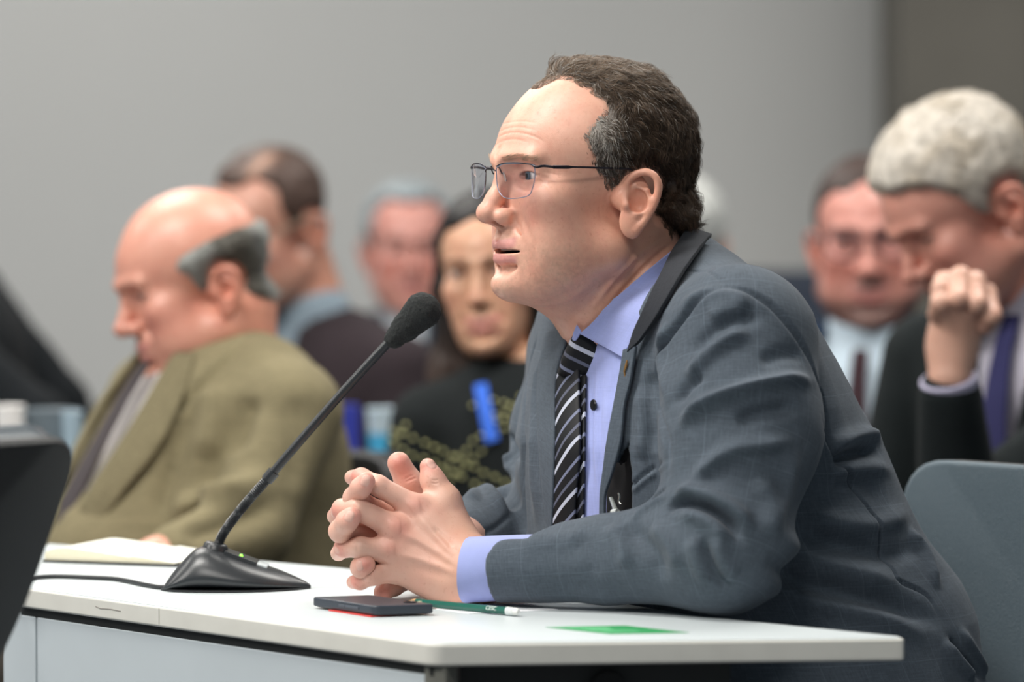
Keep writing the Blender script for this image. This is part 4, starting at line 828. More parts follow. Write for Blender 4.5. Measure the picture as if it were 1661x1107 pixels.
    # body is placed in world coordinates: keep the parent's offset out of it
def glasses():
    G = empty('eyeglasses', tuple(H_ORG+H_R@np.array([.1, 0, -.02])), 'thin dark metal eyeglasses worn by the speaking man in front', 'glasses')
    mf = objmat('gunmetal', srgb(52, 50, 56), .3, metal=.7); ml = objmat('lens_rim', srgb(150, 155, 175), .25, metal=.4)
    g, nt, b = newmat('lens_glass', (.93, .92, .97), .0, trans=1.0, ior=1.05, spec=.6); b.inputs['Coat Weight'].default_value = .6
    W = lambda x, y, z: H_ORG+H_R@(np.array([x-.068*y*min(1, max(0, (x-20)/70)), y, z])*.001)
    for s in (1, -1):
        def L(u, v):   # u outward 0..1, v height mm
            y = 10+52*u; return W(110.5-1.5*u-11*u*u, s*y, v-2.5)
        shape = [(0.02, 10), (.25, 13.5), (.60, 14), (.95, 12.5), (1.02, 4), (.96, -11), (.84, -17.5), (.45, -19.5), (.22, -17), (.06, -8)]
        ring = smoothpath(shape+[shape[0]], 6)[:-1]; pts = np.array([L(u, v+2.5) for u, v in ring])
        M = mb(); c = pts.mean(0); n = len(pts); V = [c+H_R[:, 0]*.0007]+[c+(q-c)*.5+H_R[:, 0]*.0005 for q in pts]+list(pts); V += [np.array(v)-H_R[:, 0]*.0014 for v in V]
        k = len(V)//2; F = [(0, 1+i, 1+(i+1) % n) for i in range(n)]+[(1+i, 1+n+i, 1+n+(i+1) % n, 1+(i+1) % n) for i in range(n)]; F += [tuple(k+i for i in f[::-1]) for f in F]+[(1+n+i, k+1+n+i, k+1+n+(i+1) % n, 1+n+(i+1) % n) for i in range(n)]
        addm(M, V, F); build('lens', M, g, G)
        M = mb(); tube(M, pts[list(range(0, n//2+4))+[]], .00075, 8); tube
        M = mb(); tube(M, pts, .00045, 8, closed=True); build('lens_rim', M, ml, G)
        up_ = np.array([L(u, v+2.5) for u, v in smoothpath([(.03, 11.6), (.25, 14.2), (.60, 14.7), (.98, 12.9)], 6)]); M = mb(); tube(M, up_, .0007, 8); build('brow_bar', M, mf, G)
        M = mb(); tube(M, smoothpath([W(107, s*4, 12), W(106, s*8, 10), W(103, s*8.5, 4)], 5), .0006, 8); build('pad_arm', M, mf, G)
        M = mb(); tube(M, [W(102, s*8.3, 6), W(100, s*8.8, 1), W(99.5, s*9.4, -3)], [.0018, .0026, .0016], 10, flat=.5); build('nose_pad', M, objmat('silicone', (.7, .66, .62), .2, trans=.5), G)
        hinge = [L(.98, 13.5+1), L(1.06, 13), W(91, s*67, 11.5), W(82, s*70.5, 10.5)]; M = mb(); tube(M, smoothpath(hinge, 4), .0013, 8); build('hinge', M, mf, G)
        tp = [W(82, s*70.5, 10.5), W(50, s*74.5, 10.3), W(18, s*78.5, 9.5), W(4, s*79, 9), W(-5, s*74, 7), W(-14, s*67, 0)]; path = smoothpath(tp, 6); M = mb(); tube(M, path, np.interp(np.arange(len(path)), [0, 3, 4, 14, 30], [.0013, .0013, .0007, .0008, .0010]), 8, flat=1.3); build('temple', M, mf, G)
    M = mb(); tube(M, smoothpath([W(110.5, 11, 7), W(112, 5, 9.2), W(112.5, 0, 9.6), W(112, -5, 9.2), W(110.5, -11, 7)], 5), .0007, 8); build('bridge', M, mf, G)
if want('head', 'speaker', 'body'): glasses()
# ================================================================ table and what lies on it
if want('table', 'body'):
    fa = TABLE
    def outline(pts, inset=0.0):
        pts = np.array(pts); c = []
        n = len(pts)
        for i in range(n):
            a, b, d = pts[i-1], pts[i], pts[(i+1) % n]; e1 = (b-a)/np.linalg.norm(b-a); e2 = (d-b)/np.linalg.norm(d-b)
            n1 = np.array([-e1[1], e1[0]]); n2 = np.array([-e2[1], e2[0]]); m = n1+n2; m /= (m@n1); c.append(b+m*inset)
        return np.array(c)
    def slab(pts, z0, z1, rnd=.012):
        pts = np.array(pts); n = len(pts); ring = []
        for i in range(n):
            a, b, d = pts[i-1], pts[i], pts[(i+1) % n]; r = min(rnd, np.linalg.norm(a-b)*.3, np.linalg.norm(d-b)*.3)
            p0 = b+(a-b)/np.linalg.norm(a-b)*r; p1 = b+(d-b)/np.linalg.norm(d-b)*r
            for t in (0, .25, .5, .75, 1): ring.append((1-t)**2*p0+2*t*(1-t)*b+t*t*p1)
        m = len(ring); M = mb(); V = [(*q, z0) for q in ring]+[(*q, z1) for q in ring]
        addm(M, V, [tuple(range(m))[::-1], tuple(range(m, 2*m))]+[(i, (i+1) % m, m+(i+1) % m, m+i) for i in range(m)]); return M
    TB = empty('conference_table', (0, 3.7, 0), 'white topped conference table with grey front panel, holding the microphone', 'table')
    m_top, nt, b = newmat('white_laminate', srgb(208, 216, 218), .34, spec=.5)
    tc = N(nt, 'ShaderNodeTexCoord'); n = N(nt, 'ShaderNodeTexNoise', Scale=900., Detail=2.); nt.links.new(tc.outputs['Object'], n.inputs['Vector'])
    bp = N(nt, 'ShaderNodeBump', Strength=.12, Distance=.0004); nt.links.new(n.outputs['Fac'], bp.inputs['Height']); nt.links.new(bp.outputs[0], b.inputs['Normal'])
    m_edge = objmat('edge_banding', srgb(222, 221, 213), .42, noise=.05, scale=30)
    m_panel = objmat('grey_panel', srgb(196, 205, 210), .5, noise=.03, scale=8); m_dark = objmat('black_steel', srgb(32, 34, 33), .55)
    build('tabletop', slab(outline(fa, .0015), TZ-TH+.001, TZ), m_top, TB, bevel=.0015)
    build('edge_band', slab(fa, TZ-TH, TZ-.0012), m_edge, TB, bevel=.008, seg=5)
    A, B_, C_ = [np.array(q) for q in fa[:3]]; ins = outline(fa, .012)
    M = mb()
    def wall(M, p, q, z0, z1, th=.018):
        p = np.array(p); q = np.array(q); L = np.linalg.norm(q-p); a = math.atan2(q[1]-p[1], q[0]-p[0]); box(M, (*(p+q)/2, (z0+z1)/2), (L, th, z1-z0), rotz(a))
    wall(M, ins[0], ins[1], TZ-TH-.009, TZ-TH+.001, .012); build('shadow_rail', M, m_dark, TB, smooth=False)  # dark strip standing in for the shaded gap under the top
    pi_ = outline(fa, .014); M = mb(); a_, b_ = pi_[0], pi_[1]; e = (b_-a_); wall(M, a_+e*.045, b_-e*.012, .12, TZ-TH-.0085); build('front_panel', M, m_panel, TB, bevel=.0015)
    M = mb(); wall(M, a_-e*.05, a_+e*.040, .12, TZ-TH-.0085); build('end_panel', M, m_panel, TB, bevel=.0015)
    post = objmat('grey_post', srgb(120, 120, 112), .5)
    M = mb(); box(M, (b_[0]+.002, b_[1]+.004, (TZ-TH)/2), (.022, .022, TZ-TH), rotz(-.5)); build('leg', M, post, TB, bevel=.002)
    D_ = outline(fa, .055)
    M = mb(); wall(M, D_[1]+np.array([.0, .0]), D_[2]+np.array([-.035, 0]), .25, TZ-TH); build('side_panel', M, m_dark, TB, smooth=False)
    M = mb(); hp = Pz(985, 1092, TZ-TH-.02); lathe(M, [(.001, -.006), (.016, -.006), (.016, .004), (.001, .004)], 20, (hp[0], (D_[1]+(D_[2]-D_[1])*.36)[1]-.014, TZ-TH-.026), np.array([[1, 0, 0], [0, 0, 1], [0, -1, 0.]])); build('cable_grommet', M, objmat('black_rubber', (.008, .008, .008), .8), TB)
    # joint and scuffs on the edge band
    def on_edge(px, off=.0006):
        d = ray(px, 1000)[:2]; p, q = A, B_; M2 = np.array([d, -(q-p)]).T; t, u = np.linalg.solve(M2, p); nn = np.array([(q-p)[1], -(q-p)[0]]); nn /= np.linalg.norm(nn); return p+u*(q-p)+nn*off
    M = mb(); j = on_edge(258, -.0002); tube(M, [(j[0], j[1], TZ-.003), (j[0], j[1]-.0002, TZ-TH/2), (j[0], j[1], TZ-TH+.003)], .0005, 6); build('edge_joint', M, objmat('joint', srgb(150, 148, 138), .7), TB)
    M = mb(); s0 = [(*on_edge(px, -.0001), Pz(px, py, 1)[2]*0+TZ-.0105+dz) for px, py, dz in ((155, 985, .001), (163, 985, -.0004), (170, 986, 0), (180, 986, .0003), (196, 988, -.0003))]; tube(M, s0, .0005, 6); build('scuff', M, objmat('scuff', srgb(140, 136, 130), .8), TB)

    # ---- microphone
    MIC = empty('desk_microphone', tuple(Pz(385, 955, TZ)), 'black gooseneck desk microphone with foam windscreen in front of the speaker', 'microphone')
    mb_ = objmat('black_plastic', srgb(42, 45, 48), .32, bump=.10, bscale=1500, spec=.55)
    mrub = objmat('black_rubber_cable', srgb(38, 40, 42), .5)
    ym = (Pz(300, 958, TZ)[1]+Pz(490, 962, TZ)[1])/2+.028
    L0 = P(264, 950, ym-.0)[0]; R0 = P(504, 955, ym)[0]; LN = R0-L0; cx = L0; yc = ym
    prof = [(0, .0), (.02, .004), (.045, .010), (.09, .0188), (.15, .0285), (.20, .0365), (.26, .041), (.33, .0405), (.45, .0335), (.55, .028), (.65, .0235), (.75, .019), (.85, .0135), (.93, .0082), (.98, .0050), (1.0, .0022)]
    hw_ = lambda t: .044*(1-(2*abs(t-.40))**2.6*.55)*min(1, (t+.02)/.06)**.35*min(1, (1.02-t)/.10)**.45
    M = mb(); V = []; n = 25
    for t, h in prof:
        x = L0+LN*t; w_ = hw_(t)
        for k in range(n):
            a = math.pi*k/(n-1); c, s = math.cos(a), math.sin(a); sq = np.sign(c)*abs(c)**.55
            V.append((x, yc+w_*sq*(1-.30*s), TZ+.0012+h*s**.55))
    F = [(i*n+k, i*n+k+1, (i+1)*n+k+1, (i+1)*n+k) for i in range(len(prof)-1) for k in range(n-1)]
    F += [((i+1)*n, (i+1)*n+n-1, i*n+n-1, i*n) for i in range(len(prof)-1)]+[tuple(range(n)), tuple(range((len(prof)-1)*n, len(prof)*n))[::-1]]
    addm(M, V, F); build('base', M, mb_, MIC, sub=1)
    M = mb(); ft = [(L0+LN*t, yc+s*hw_(t)*.98) for s, ts in ((-1, np.linspace(.0, 1, 14)), (1, np.linspace(1, .0, 14))) for t in ts]
    addm(M, [(*q, TZ+.0003) for q in ft]+[(*q, TZ+.0022) for q in ft], [tuple(range(28))[::-1], tuple(range(28, 56))]+[(i, (i+1) % 28, 28+(i+1) % 28, 28+i) for i in range(28)]); build('foot_pad', M, mrub, MIC, smooth=False)
    nk = P(346, 906, yc); d0 = np.array([.22, 0, 1]); d0 /= np.linalg.norm(d0); Rk = np.stack([np.cross([0, 1, 0], d0), [0, 1, 0], d0], 1)
    M = mb(); lathe(M, [(.0155, -.010), (.0148, 0), (.0130, .008), (.0118, .0135), (.0100, .0155), (.005, .0158)], 28, nk, Rk); build('collar', M, mb_, MIC)
    gp = smoothpath([P(350, 895, yc), P(361, 868, yc), P(382, 838, yc-.003), (P(405, 810, yc-.006)), P(438, 773, yc-.01)], 10)
    M = mb()
    k = len(gp); dens = smoothpath(gp, 6); tube(M, dens, [.0047+.0004*math.sin(i*1.6) for i in range(len(dens))], 14); build('gooseneck', M, mb_, MIC)
    up = [P(438, 773, yc-.01), P(470, 735, yc-.013), P(560, 632, yc-.02), P(640, 545, yc-.026)]
    M = mb(); tube(M, [up[0]-(up[1]-up[0])*.16, up[0]+(up[1]-up[0])*.2], .0062, 16); build('joint_sleeve', M, mb_, MIC)
    M = mb(); tube(M, smoothpath(up, 6), .0044, 14); build('stem', M, mb_, MIC)
    a = P(640, 549, yc-.026); b = P(693, 497, yc-.03); dd = (b-a); Lf = np.linalg.norm(dd); dd /= Lf
    def foam(p):
        q = chain(p, [a, a+dd*Lf*.35, a+dd*Lf*.85], [.0100, .0138, .0182], .002); return q+.0005*noise3(p, 700, 3)+.0005*noise3(p, 330, 4)
    V, F = polygonise(foam, np.minimum(a, b)-.026, np.maximum(a, b)+.026, .0011, proj=1)
    m_foam = objmat('black_foam', srgb(44, 47, 47), .95, noise=.55, scale=900, bump=1.0, bscale=1400); link('windscreen', mesh(V, F), m_foam, MIC)
    def bz(t): return TZ+.0012+np.interp(t, [q[0] for q in prof], [q[1] for q in prof])
    M = mb(); lathe(M, [(.0018, -.002), (.0018, .0012), (.001, .002), (.0003, .0021)], 14, (L0+LN*.535, yc-.010, bz(.535)+.0028)); ml, nt, b = newmat('green_light', (.2, .9, .1), .3); b.inputs['Emission Color'].default_value = (.30, 1, .05, 1); b.inputs['Emission Strength'].default_value = 2.2; build('indicator_light', M, ml, MIC)
    def tilt(t): return math.atan2(bz(t+.03)-bz(t-.03), LN*.06)
    def slope_box(nm, t, w_, dpt, h, mat, y=0):
        a_ = tilt(t); R = np.array([[math.cos(a_), 0, -math.sin(a_)], [0, 1, 0], [math.sin(a_), 0, math.cos(a_)]]); M = mb(); box(M, (L0+LN*t, yc+y, bz(t)), (w_, dpt, h), R); build(nm, M, mat, MIC, bevel=.001)
    slope_box('talk_button', .53, .034, .034, .006, mb_); slope_box('name_plate', .66, .016, .030, .003, objmat('silver_label', srgb(200, 208, 210), .3)); 
    CB = None
    cp = [Pz(22, 950, TZ+.0025)+np.array([-.02, -.03, 0]), Pz(30, 944, TZ+.0025), Pz(52, 938, TZ+.0025), Pz(90, 935.5, TZ+.0025), Pz(140, 937, TZ+.0025), Pz(190, 940, TZ+.0025), Pz(235, 949, TZ+.0025), Pz(262, 953, TZ+.0025), (L0+.012, yc-.004, TZ+.004)]
    M = mb(); tube(M, smoothpath(cp, 6), .0023, 10); o = build('cable', M, mrub, MIC); o['label'] = 'thin black cable trailing to the left'

    # ---- phone, pencil, paper, sticker, notebook
    def flat_box(nm, corners, z0, z1, mat, bev, label=None, cat=None, parent=None):
        M = mb(); V = [(*c[:2], z0) for c in corners]+[(*c[:2], z1) for c in corners]; addm(M, V, [(3, 2, 1, 0), (4, 5, 6, 7)]+[(i, (i+1) % 4, 4+(i+1) % 4, 4+i) for i in range(4)])
        o = build(nm, M, mat, parent, bevel=bev); 
        if label: tag(o, label, cat)
        return o
    def orect(px0, py0, px1, py1, w_, z):
        """rectangle on height z from near edge pixels p0->p1, growing away by w_"""
        a = Pz(px0, py0, z)[:2]; b = Pz(px1, py1, z)[:2]; e = (b-a)/np.linalg.norm(b-a); n_ = np.array([-e[1], e[0]]); return [a, b, b+n_*w_, a+n_*w_]
    PH = empty('smartphone', tuple(Pz(610, 985, TZ)), 'black smartphone lying face down by the clasped hands on the table', 'phone')
    # long near side runs from the left tip to the lower middle, the short end to the right
    pa, pb, pc = Pz(505, 969, TZ+.0105)[:2], Pz(606, 984, TZ+.0105)[:2], Pz(706, 981, TZ+.0105)[:2]
    cs = [pa, pb, pc, pa+(pc-pb)]
    mph = objmat('phone_shell', srgb(50, 56, 66), .38, spec=.5); 
    M = slab(cs, TZ+.0022, TZ+.0108, .006); build('shell', M, mph, PH, bevel=.0018, seg=4)
    ctr = sum(np.array(c) for c in cs)/4; cs2 = [ctr+(np.array(c)-ctr)*.93 for c in cs]; M = slab(cs2, TZ+.0016, TZ+.0028, .005); build('screen', M, objmat('phone_glass', srgb(20, 21, 24), .1), PH, smooth=False)
    e = (pb-pa)/np.linalg.norm(pb-pa); n_ = np.array([e[1], -e[0]])
    for k, (t, l) in enumerate(((.50, .010), (.66, .022))):
        q = pa+(pb-pa)*t+n_*.0002; M = mb(); box(M, (*q, TZ+.0066), (l, .0012, .0024), rotz(math.atan2(e[1], e[0]))); build('side_button', M, objmat('phone_button', srgb(70, 76, 86), .4), PH, bevel=.0004)
    q = pa+(pc-pb)*.82+(pb-pa)*.78; M = mb(); lathe(M, [(.0062, 0), (.0062, .0012), (.0050, .0014), (.0046, .0008), (.001, .0007)], 24, (*q, TZ+.0106)); build('camera_lens', M, objmat('lens_ring', srgb(28, 30, 34), .15), PH)
    M = mb(); lathe(M, [(.002, 0), (.002, .0008), (.0005, .001)], 16, (*(q+(pc-pb)*.16), TZ+.0106)); build('flash', M, objmat('flash', srgb(235, 225, 190), .3), PH)
    rd = [pa+(pb-pa)*.3+n_*.0015, pa+(pb-pa)*.98+n_*.0015]; cs3 = [rd[0], rd[1], rd[1]-n_*.05, rd[0]-n_*.05]
    flat_box('card', cs3, TZ+.0003, TZ+.0013, objmat('red_card', srgb(222, 70, 66), .5), 0, 'thin red card under the near edge of the phone', 'card')
    pp = [Pz(706, 990, TZ)[:2], Pz(760, 997, TZ)[:2], Pz(905, 990.5, TZ)[:2], Pz(780, 966, TZ)[:2]]
    flat_box('paper_sheet', pp, TZ+.0002, TZ+.0007, objmat('paper', srgb(246, 247, 250), .7), 0, 'white paper sheet under the green pencil and the near forearm', 'paper')
    PN = empty('pencil', tuple(Pz(770, 985, TZ)), 'dark green pencil with white eraser end beside the phone', 'pencil')
    a = Pz(676, 977.3, TZ+.0045); b = Pz(823, 991.5, TZ+.0045); e3 = (b-a)/np.linalg.norm(b-a)
    M = mb(); tube(M, [a, b], .0037, 6); build('shaft', M, objmat('green_paint', srgb(10, 92, 78), .3), PN, smooth=False)
    M = mb(); tube(M, [b, b+e3*.003, b+e3*.0034, b+e3*.0062, b+e3*.0066, b+e3*.009], [.0039, .0039, .0036, .0036, .0039, .0039], 14); build('ferrule', M, objmat('white_ferrule', srgb(226, 230, 228), .3, metal=.2), PN)
    M = mb(); tube(M, [b+e3*.009, b+e3*.0125, b+e3*.014], [.0035, .0034, .0022], 14); build('eraser', M, objmat('white_eraser', srgb(236, 236, 232), .8), PN)
    M = mb(); tube(M, [a-e3*.012, a-e3*.002, a], [.0004, .0032, .0036], 8); build('sharpened_tip', M, objmat('wood', srgb(214, 170, 120), .7), PN)
    tcu = bpy.data.curves.new('lettering', 'FONT'); tcu.body = 'CESC'; tcu.size = .0056; tcu.extrude = .00015; tcu.align_x = 'CENTER'
    to = bpy.data.objects.new('lettering', tcu); COL.objects.link(to); nh = np.array([e3[1], -e3[0], 0]); nh /= np.linalg.norm(nh); q = b-e3*.017+(nh*.88+np.array([0, 0, .47]))*.0040-(np.array([0, 0, .88])-nh*.47)*.0021; ang = math.atan2(e3[1], e3[0]); to.rotation_euler = (math.radians(62), 0, ang)
    to.location = tuple(q); tcu.materials.append(objmat('white_print', srgb(225, 235, 230), .5)); bpy.context.view_layer.update(); dgm = bpy.data.meshes.new_from_object(to.evaluated_get(bpy.context.evaluated_depsgraph_get())); mw = Matrix.LocRotScale(to.location, to.rotation_euler, to.scale); dgm.transform(mw); bpy.data.objects.remove(to); o = bpy.data.objects.new('lettering', dgm); COL.objects.link(o); o.parent = PN; o.matrix_parent_inverse = Matrix.Translation(PN.location).inverted()
    sk = [Pz(885, 1018.5, TZ)[:2], Pz(990, 1029.5, TZ)[:2], Pz(1118, 1027.5, TZ)[:2], Pz(1013, 1015.8, TZ)[:2]]
    m_st, nt, b_n = newmat('green_sticker', srgb(38, 150, 84), .5)
    ST = flat_box('sticker', sk, TZ+.0001, TZ+.0004, m_st, 0, 'green printed sticker flat on the white table near its corner', 'sticker')
    c = sum(np.array(q) for q in sk)/4; e = (np.array(sk[2])-np.array(sk[0])); 
    for k in range(4):
        u0 = .22+.15*k; a_ = np.array(sk[0])*(1-u0)+np.array(sk[1])*u0; b_ = np.array(sk[3])*(1-u0)+np.array(sk[2])*u0; aa = a_+(b_-a_)*(.14+.04*(k % 2)); bb = a_+(b_-a_)*(.62-.1*(k % 3)); w_ = (np.array(sk[1])-np.array(sk[0]))*.035
        M = mb(); V = [(*(aa-w_), TZ+.0004), (*(aa+w_), TZ+.0004), (*(bb+w_), TZ+.0004), (*(bb-w_), TZ+.0004)]; V += [(x, y, z+.0002) for x, y, z in V]; addm(M, V, [(3, 2, 1, 0), (4, 5, 6, 7), (0, 1, 5, 4), (1, 2, 6, 5), (2, 3, 7, 6), (3, 0, 4, 7)]); build('text_line', M, objmat('pale_print', srgb(120, 205, 150), .5), ST, smooth=False)
    # open notebook
    NB = empty('notebook', tuple(Pz(180, 905, TZ)), 'open notebook with cream pages and black cover at the table end', 'notebook')
    a = Pz(66, 913, TZ)[:2]; b = Pz(285, 921, TZ)[:2]; e = (b-a)/np.linalg.norm(b-a); n_ = np.array([-e[1], e[0]]); L = np.linalg.norm(b-a); W = .125
    e = np.array([e[0], e[1]]); R2 = lambda u, v: a+e*u+n_*v
    M = slab([R2(0, 0), R2(L, 0), R2(L, W), R2(0, W)], TZ+.0003, TZ+.003, .004); build('cover', M, objmat('black_cover', srgb(22, 24, 24), .6), NB, bevel=.001)
    def pages(u0, u1, hf, nm, nlay=1):
        M = mb(); nu, nv = 24, 2; V = []
        for i in range(nu+1):
            u = u0+(u1-u0)*i/nu
            for v in (.004, W-.004):
                q = R2(u, v); V.append((*q, TZ+.003)); V.append((*q, TZ+.003+hf(i/nu)))
        F = []
        for i in range(nu):
            b0 = i*4; b1 = b0+4; F += [(b0+1, b1+1, b1+3, b0+3), (b0, b0+2, b1+2, b1), (b0, b1, b1+1, b0+1), (b0+2, b0+3, b1+3, b1+2)]
        F += [(0, 1, 3, 2), (nu*4, nu*4+2, nu*4+3, nu*4+1)]; addm(M, V, F); return build(nm, M, m_pg, NB)
    m_pg, nt, b_n = newmat('cream_pages', srgb(246, 246, 232), .8); tc = N(nt, 'ShaderNodeTexCoord'); wv = N(nt, 'ShaderNodeTexWave', Scale=260., Distortion=1.); wv.bands_direction = 'Z'
    nt.links.new(tc.outputs['Object'], wv.inputs['Vector']); ge = N(nt, 'ShaderNodeNewGeometry'); sp = N(nt, 'ShaderNodeSeparateXYZ'); nt.links.new(ge.outputs['Normal'], sp.inputs[0])
    lt = N(nt, 'ShaderNodeMath', _operation='LESS_THAN'); lt.inputs[1].default_value = .5; nt.links.new(sp.outputs[2], lt.inputs[0]); mm = N(nt, 'ShaderNodeMath', _operation='MULTIPLY'); nt.links.new(lt.outputs[0], mm.inputs[0]); nt.links.new(wv.outputs['Fac'], mm.inputs[1])
    mx = N(nt, 'ShaderNodeMixRGB'); mx.inputs['Color1'].default_value = (*srgb(247, 247, 236), 1); mx.inputs['Color2'].default_value = (*srgb(214, 200, 150), 1); nt.links.new(mm.outputs[0], mx.inputs['Fac']); nt.links.new(mx.outputs[0], b_n.inputs['Base Color'])
    pages(.002, L*.66, lambda t: .0025+.014*math.sin(math.pi*min(1, t*2.2+.25)/1.0*.5)*(1-t*.75), 'left_pages')
    pages(L*.66, L-.003, lambda t: .006*(1-t)+.0015, 'right_pages')
# ================================================================ the people seated behind
M_SKIN2 = skinmat('skin_soft', rough=.36, freckle=.06)
def org_at(c, px, py, Y, R, sc=1.0):
    """head origin so that canonical point c (mm) appears at a pixel"""
    o = P(px, py, Y)-R@(np.array(c)*.001*sc); return o
def poly_region(poly):
    def g(V): return poly2(np.stack([.906*V[:, 0]-.423*np.abs(V[:, 1]), V[:, 2]], 1), poly)
    return g
CROWN = [(68, 84), (74, 92), (62, 118), (20, 132), (-60, 126), (-116, 70), (-122, -20), (-104, -66), (-80, -56), (-66, -45), (-57, -33), (-62, -20), (-64, -4), (-58, 9), (-40, 16), (-29, 11), (-22, 2), (-15, -8), (-9, -2), (-2, 12), (6, 30), (6, 46), (2, 58), (6, 72), (24, 88), (50, 84)]
FRINGE = [(10, 22), (2, 34), (-20, 40), (-45, 44), (-70, 44), (-120, 36), (-122, -20), (-104, -66), (-80, -56), (-66, -45), (-57, -33), (-62, -20), (-64, -4), (-58, 9), (-40, 16), (-29, 11), (-22, 0), (-16, -16), (-8, -10), (-2, 12)]
FULL = [(76, 66), (86, 84), (66, 124), (20, 138), (-60, 130), (-124, 70), (-128, -20), (-108, -74), (-80, -62), (-66, -45), (-57, -33), (-62, -20), (-64, -4), (-58, 9), (-40, 16), (-29, 11), (-22, 2), (-15, -12), (-6, -2), (6, 30), (18, 44), (30, 56), (50, 64)]
PEOPLE = []; SEATS = []
def seated(label, org, HR, o, skin, hair=None, hc=(.03, .025, .02), hc2=None, torso_yaw=60, neck=None, lean=.10, fat=1.0, cloth=(.1, .1, .1), mat=None, shirt=None, tie=None, arms=None, lapel=True, open_w=.085, sc=1.0, hv=3.0, thick=(5, 9), look=(0, 0), vox=.007, top_name='jacket', shrug=0.0, coll=.02, strand_n=0, hn=.22, trouser=(.02, .02, .025), beard=None, bw=1.0, folds=None, iris=(.10, .11, .12), seat_off=(0, 0, .40), hair_extra=None, brow=None):
    per = empty('person', (0, 0, 0), label, 'person'); PEOPLE.append(per)
    if neck is not None: o = dict(o, neck=((-24, 0, -58), tuple(((np.array(neck)-org)@HR)*1000/sc), (54*o.get('nk', 1), 60*o.get('nk', 1))))
    f = lambda p: head_sdf(p, o)
    V, F = polygonise(f, (-112, -104, -168), (138, 104, 118), hv); C = head_colors(V, o, skin)
    if hair is not None:
        ins = hair(V); C = mixc(C, hc, edges_fade(-ins, -1, 6)*.8*(np.abs(V[:, 1]) < 78*o.get('wide', 1)))
    if beard is not None:
        a = np.abs(V[:, 1]); z = V[:, 2]; x = V[:, 0]
        bm = np.maximum(np.exp(-(np.maximum(z+84+.0*a, 0)/8)**2)*(x > 5), np.exp(-((z+55)/7)**2-((a-4)/20)**2)*(x > 85)); bm = bm*edges_fade(-z, -125, -110+0) if False else bm
        bm = np.maximum(bm, edges_fade(-z, 20, 60)*np.exp(-((x-(18-(z+40)*.6))/22)**2)*(a > 45)); lipm = np.exp(-((z+71)/7)**2)*(a < 24)*(x > 84); C = mixc(C, beard, .75*bm*(1-lipm)*edges_fade(-z, -200, 0)*(z > -128))
    if brow is not None:
        a = np.abs(V[:, 1]); C = mixc(C, brow, .75*np.exp(-((V[:, 2]-21+np.abs(a-28)*.12)/3.2)**2)*(a > 11)*(a < 48)*(V[:, 0] > 60))
    W = lambda v: (org+(np.asarray(v)*.001*sc)@HR.T)
    Vw = W(V); parts = [(Vw, F, C)]
    # body
    BR = frame(torso_yaw); fw, lf, up = BR[:, 0], BR[:, 1], BR[:, 2]
    NB = W((-52, 0, -150)) if neck is None else np.array(neck); hip = NB-fw*lean; hip[2] = .575; SEATS.append((hip.copy()+fw*seat_off[0], torso_yaw+seat_off[1], seat_off[2]))
    T = lambda x, y, z: hip+fw*x+lf*y+up*z
    H = NB[2]-.575
    LP = lambda p: (p-hip.astype(np.float32))@BR.astype(np.float32)
    def tor(q, g=0.0):
        q = q*np.array([1, 1/bw, 1], np.float32); d = None
        for t, a, b, h in ((.0, .125*fat, .175, .12), (.30, .135*fat, .168, .14), (.62, .120*fat**.6, .172, .15), (.80, .095, .165, .10)):
            e = ell(q, (lean*t+(.02*fat if t == .3 else 0), 0, H*t), (a+g, b+g, h+g)); d = e if d is None else smin(d, e, .08)
        for s in (1, -1): d = smin(d, cap(q, (lean-.01, s*.03, H-.015), (lean*.86, s*.155, H*.86+shrug), .045+g, .058+g), .04)
        return d
    ar = {}
    for s, key in ((1, 'l'), (-1, 'r')):
        S = np.array([lean*.84, s*.178*bw, H*.84+shrug]); dflt = [S, S+np.array([.03, s*.055, -.27]), S+np.array([.25, s*-.03, -.33])]
        if arms and key in arms: dflt = [S]+[BR.T@(np.array(a_)-hip) for a_ in arms[key]]
        ar[key] = dflt
    def arm(q, g=0.0):
        d = None
        for s, key in ((1, 'l'), (-1, 'r')):
            pts = ar[key]; e = chain(q, pts[:3], [.060+g, .050+g, .038+g], .02); d = e if d is None else np.minimum(d, e)
        return d
    VP = [(-open_w*.15, .02), (-open_w*.55, .0), (-open_w*.75, -.05), (0, -.33*min(1, H/.5)), (open_w*.75, -.05), (open_w*.55, .0), (open_w*.15, .02)]
    VP = np.array([(x*1.0, H+z+.035) for x, z in VP]); VP[:, 1] -= .02; VP[0, 1] += .12; VP[-1, 1] += .12
    def jk(p):
        q = LP(p); d = smin(tor(q), arm(q), .015)
        if shirt is not None: d = smax(d, -np.maximum(np.maximum(poly2(q[:, 1:3], VP), -(tor(q)+.020)), -(q[:, 0]-lean*.8+.02)), .003)
        d = np.maximum(d, -.10-q[:, 2]); return d+.0016*noise3(p, 22, 3)+.0035*noise3(p*np.array([1, 1, .8]), 11, 8)
    lo = np.minimum(hip, NB)-np.array([.42, .42, .14]); hi = np.maximum(hip, NB)+np.array([.42, .42, .10])
    if arms:
        for k_ in [a_ for a_ in arms.values() if not callable(a_)]:
            for a_ in k_: lo = np.minimum(lo, np.array(a_)-.08); hi = np.maximum(hi, np.array(a_)+.08)
    jv, jf = polygonise(jk, lo, hi, vox, proj=1)
    if folds: global GAIN; GAIN = 1.35; sj = Surf(jv, jf); sj.fold(folds, .01, 0); jv = sj.V; GAIN = 1.0
    me = mesh(jv, jf); set_col(me, np.tile(cloth, (len(jv), 1))); q = LP(jv)
    set_uv(me, np.stack([q[:, 1]+q[:, 0]*.8, q[:, 2]], 1), jf); J = link(top_name, me, mat, per)
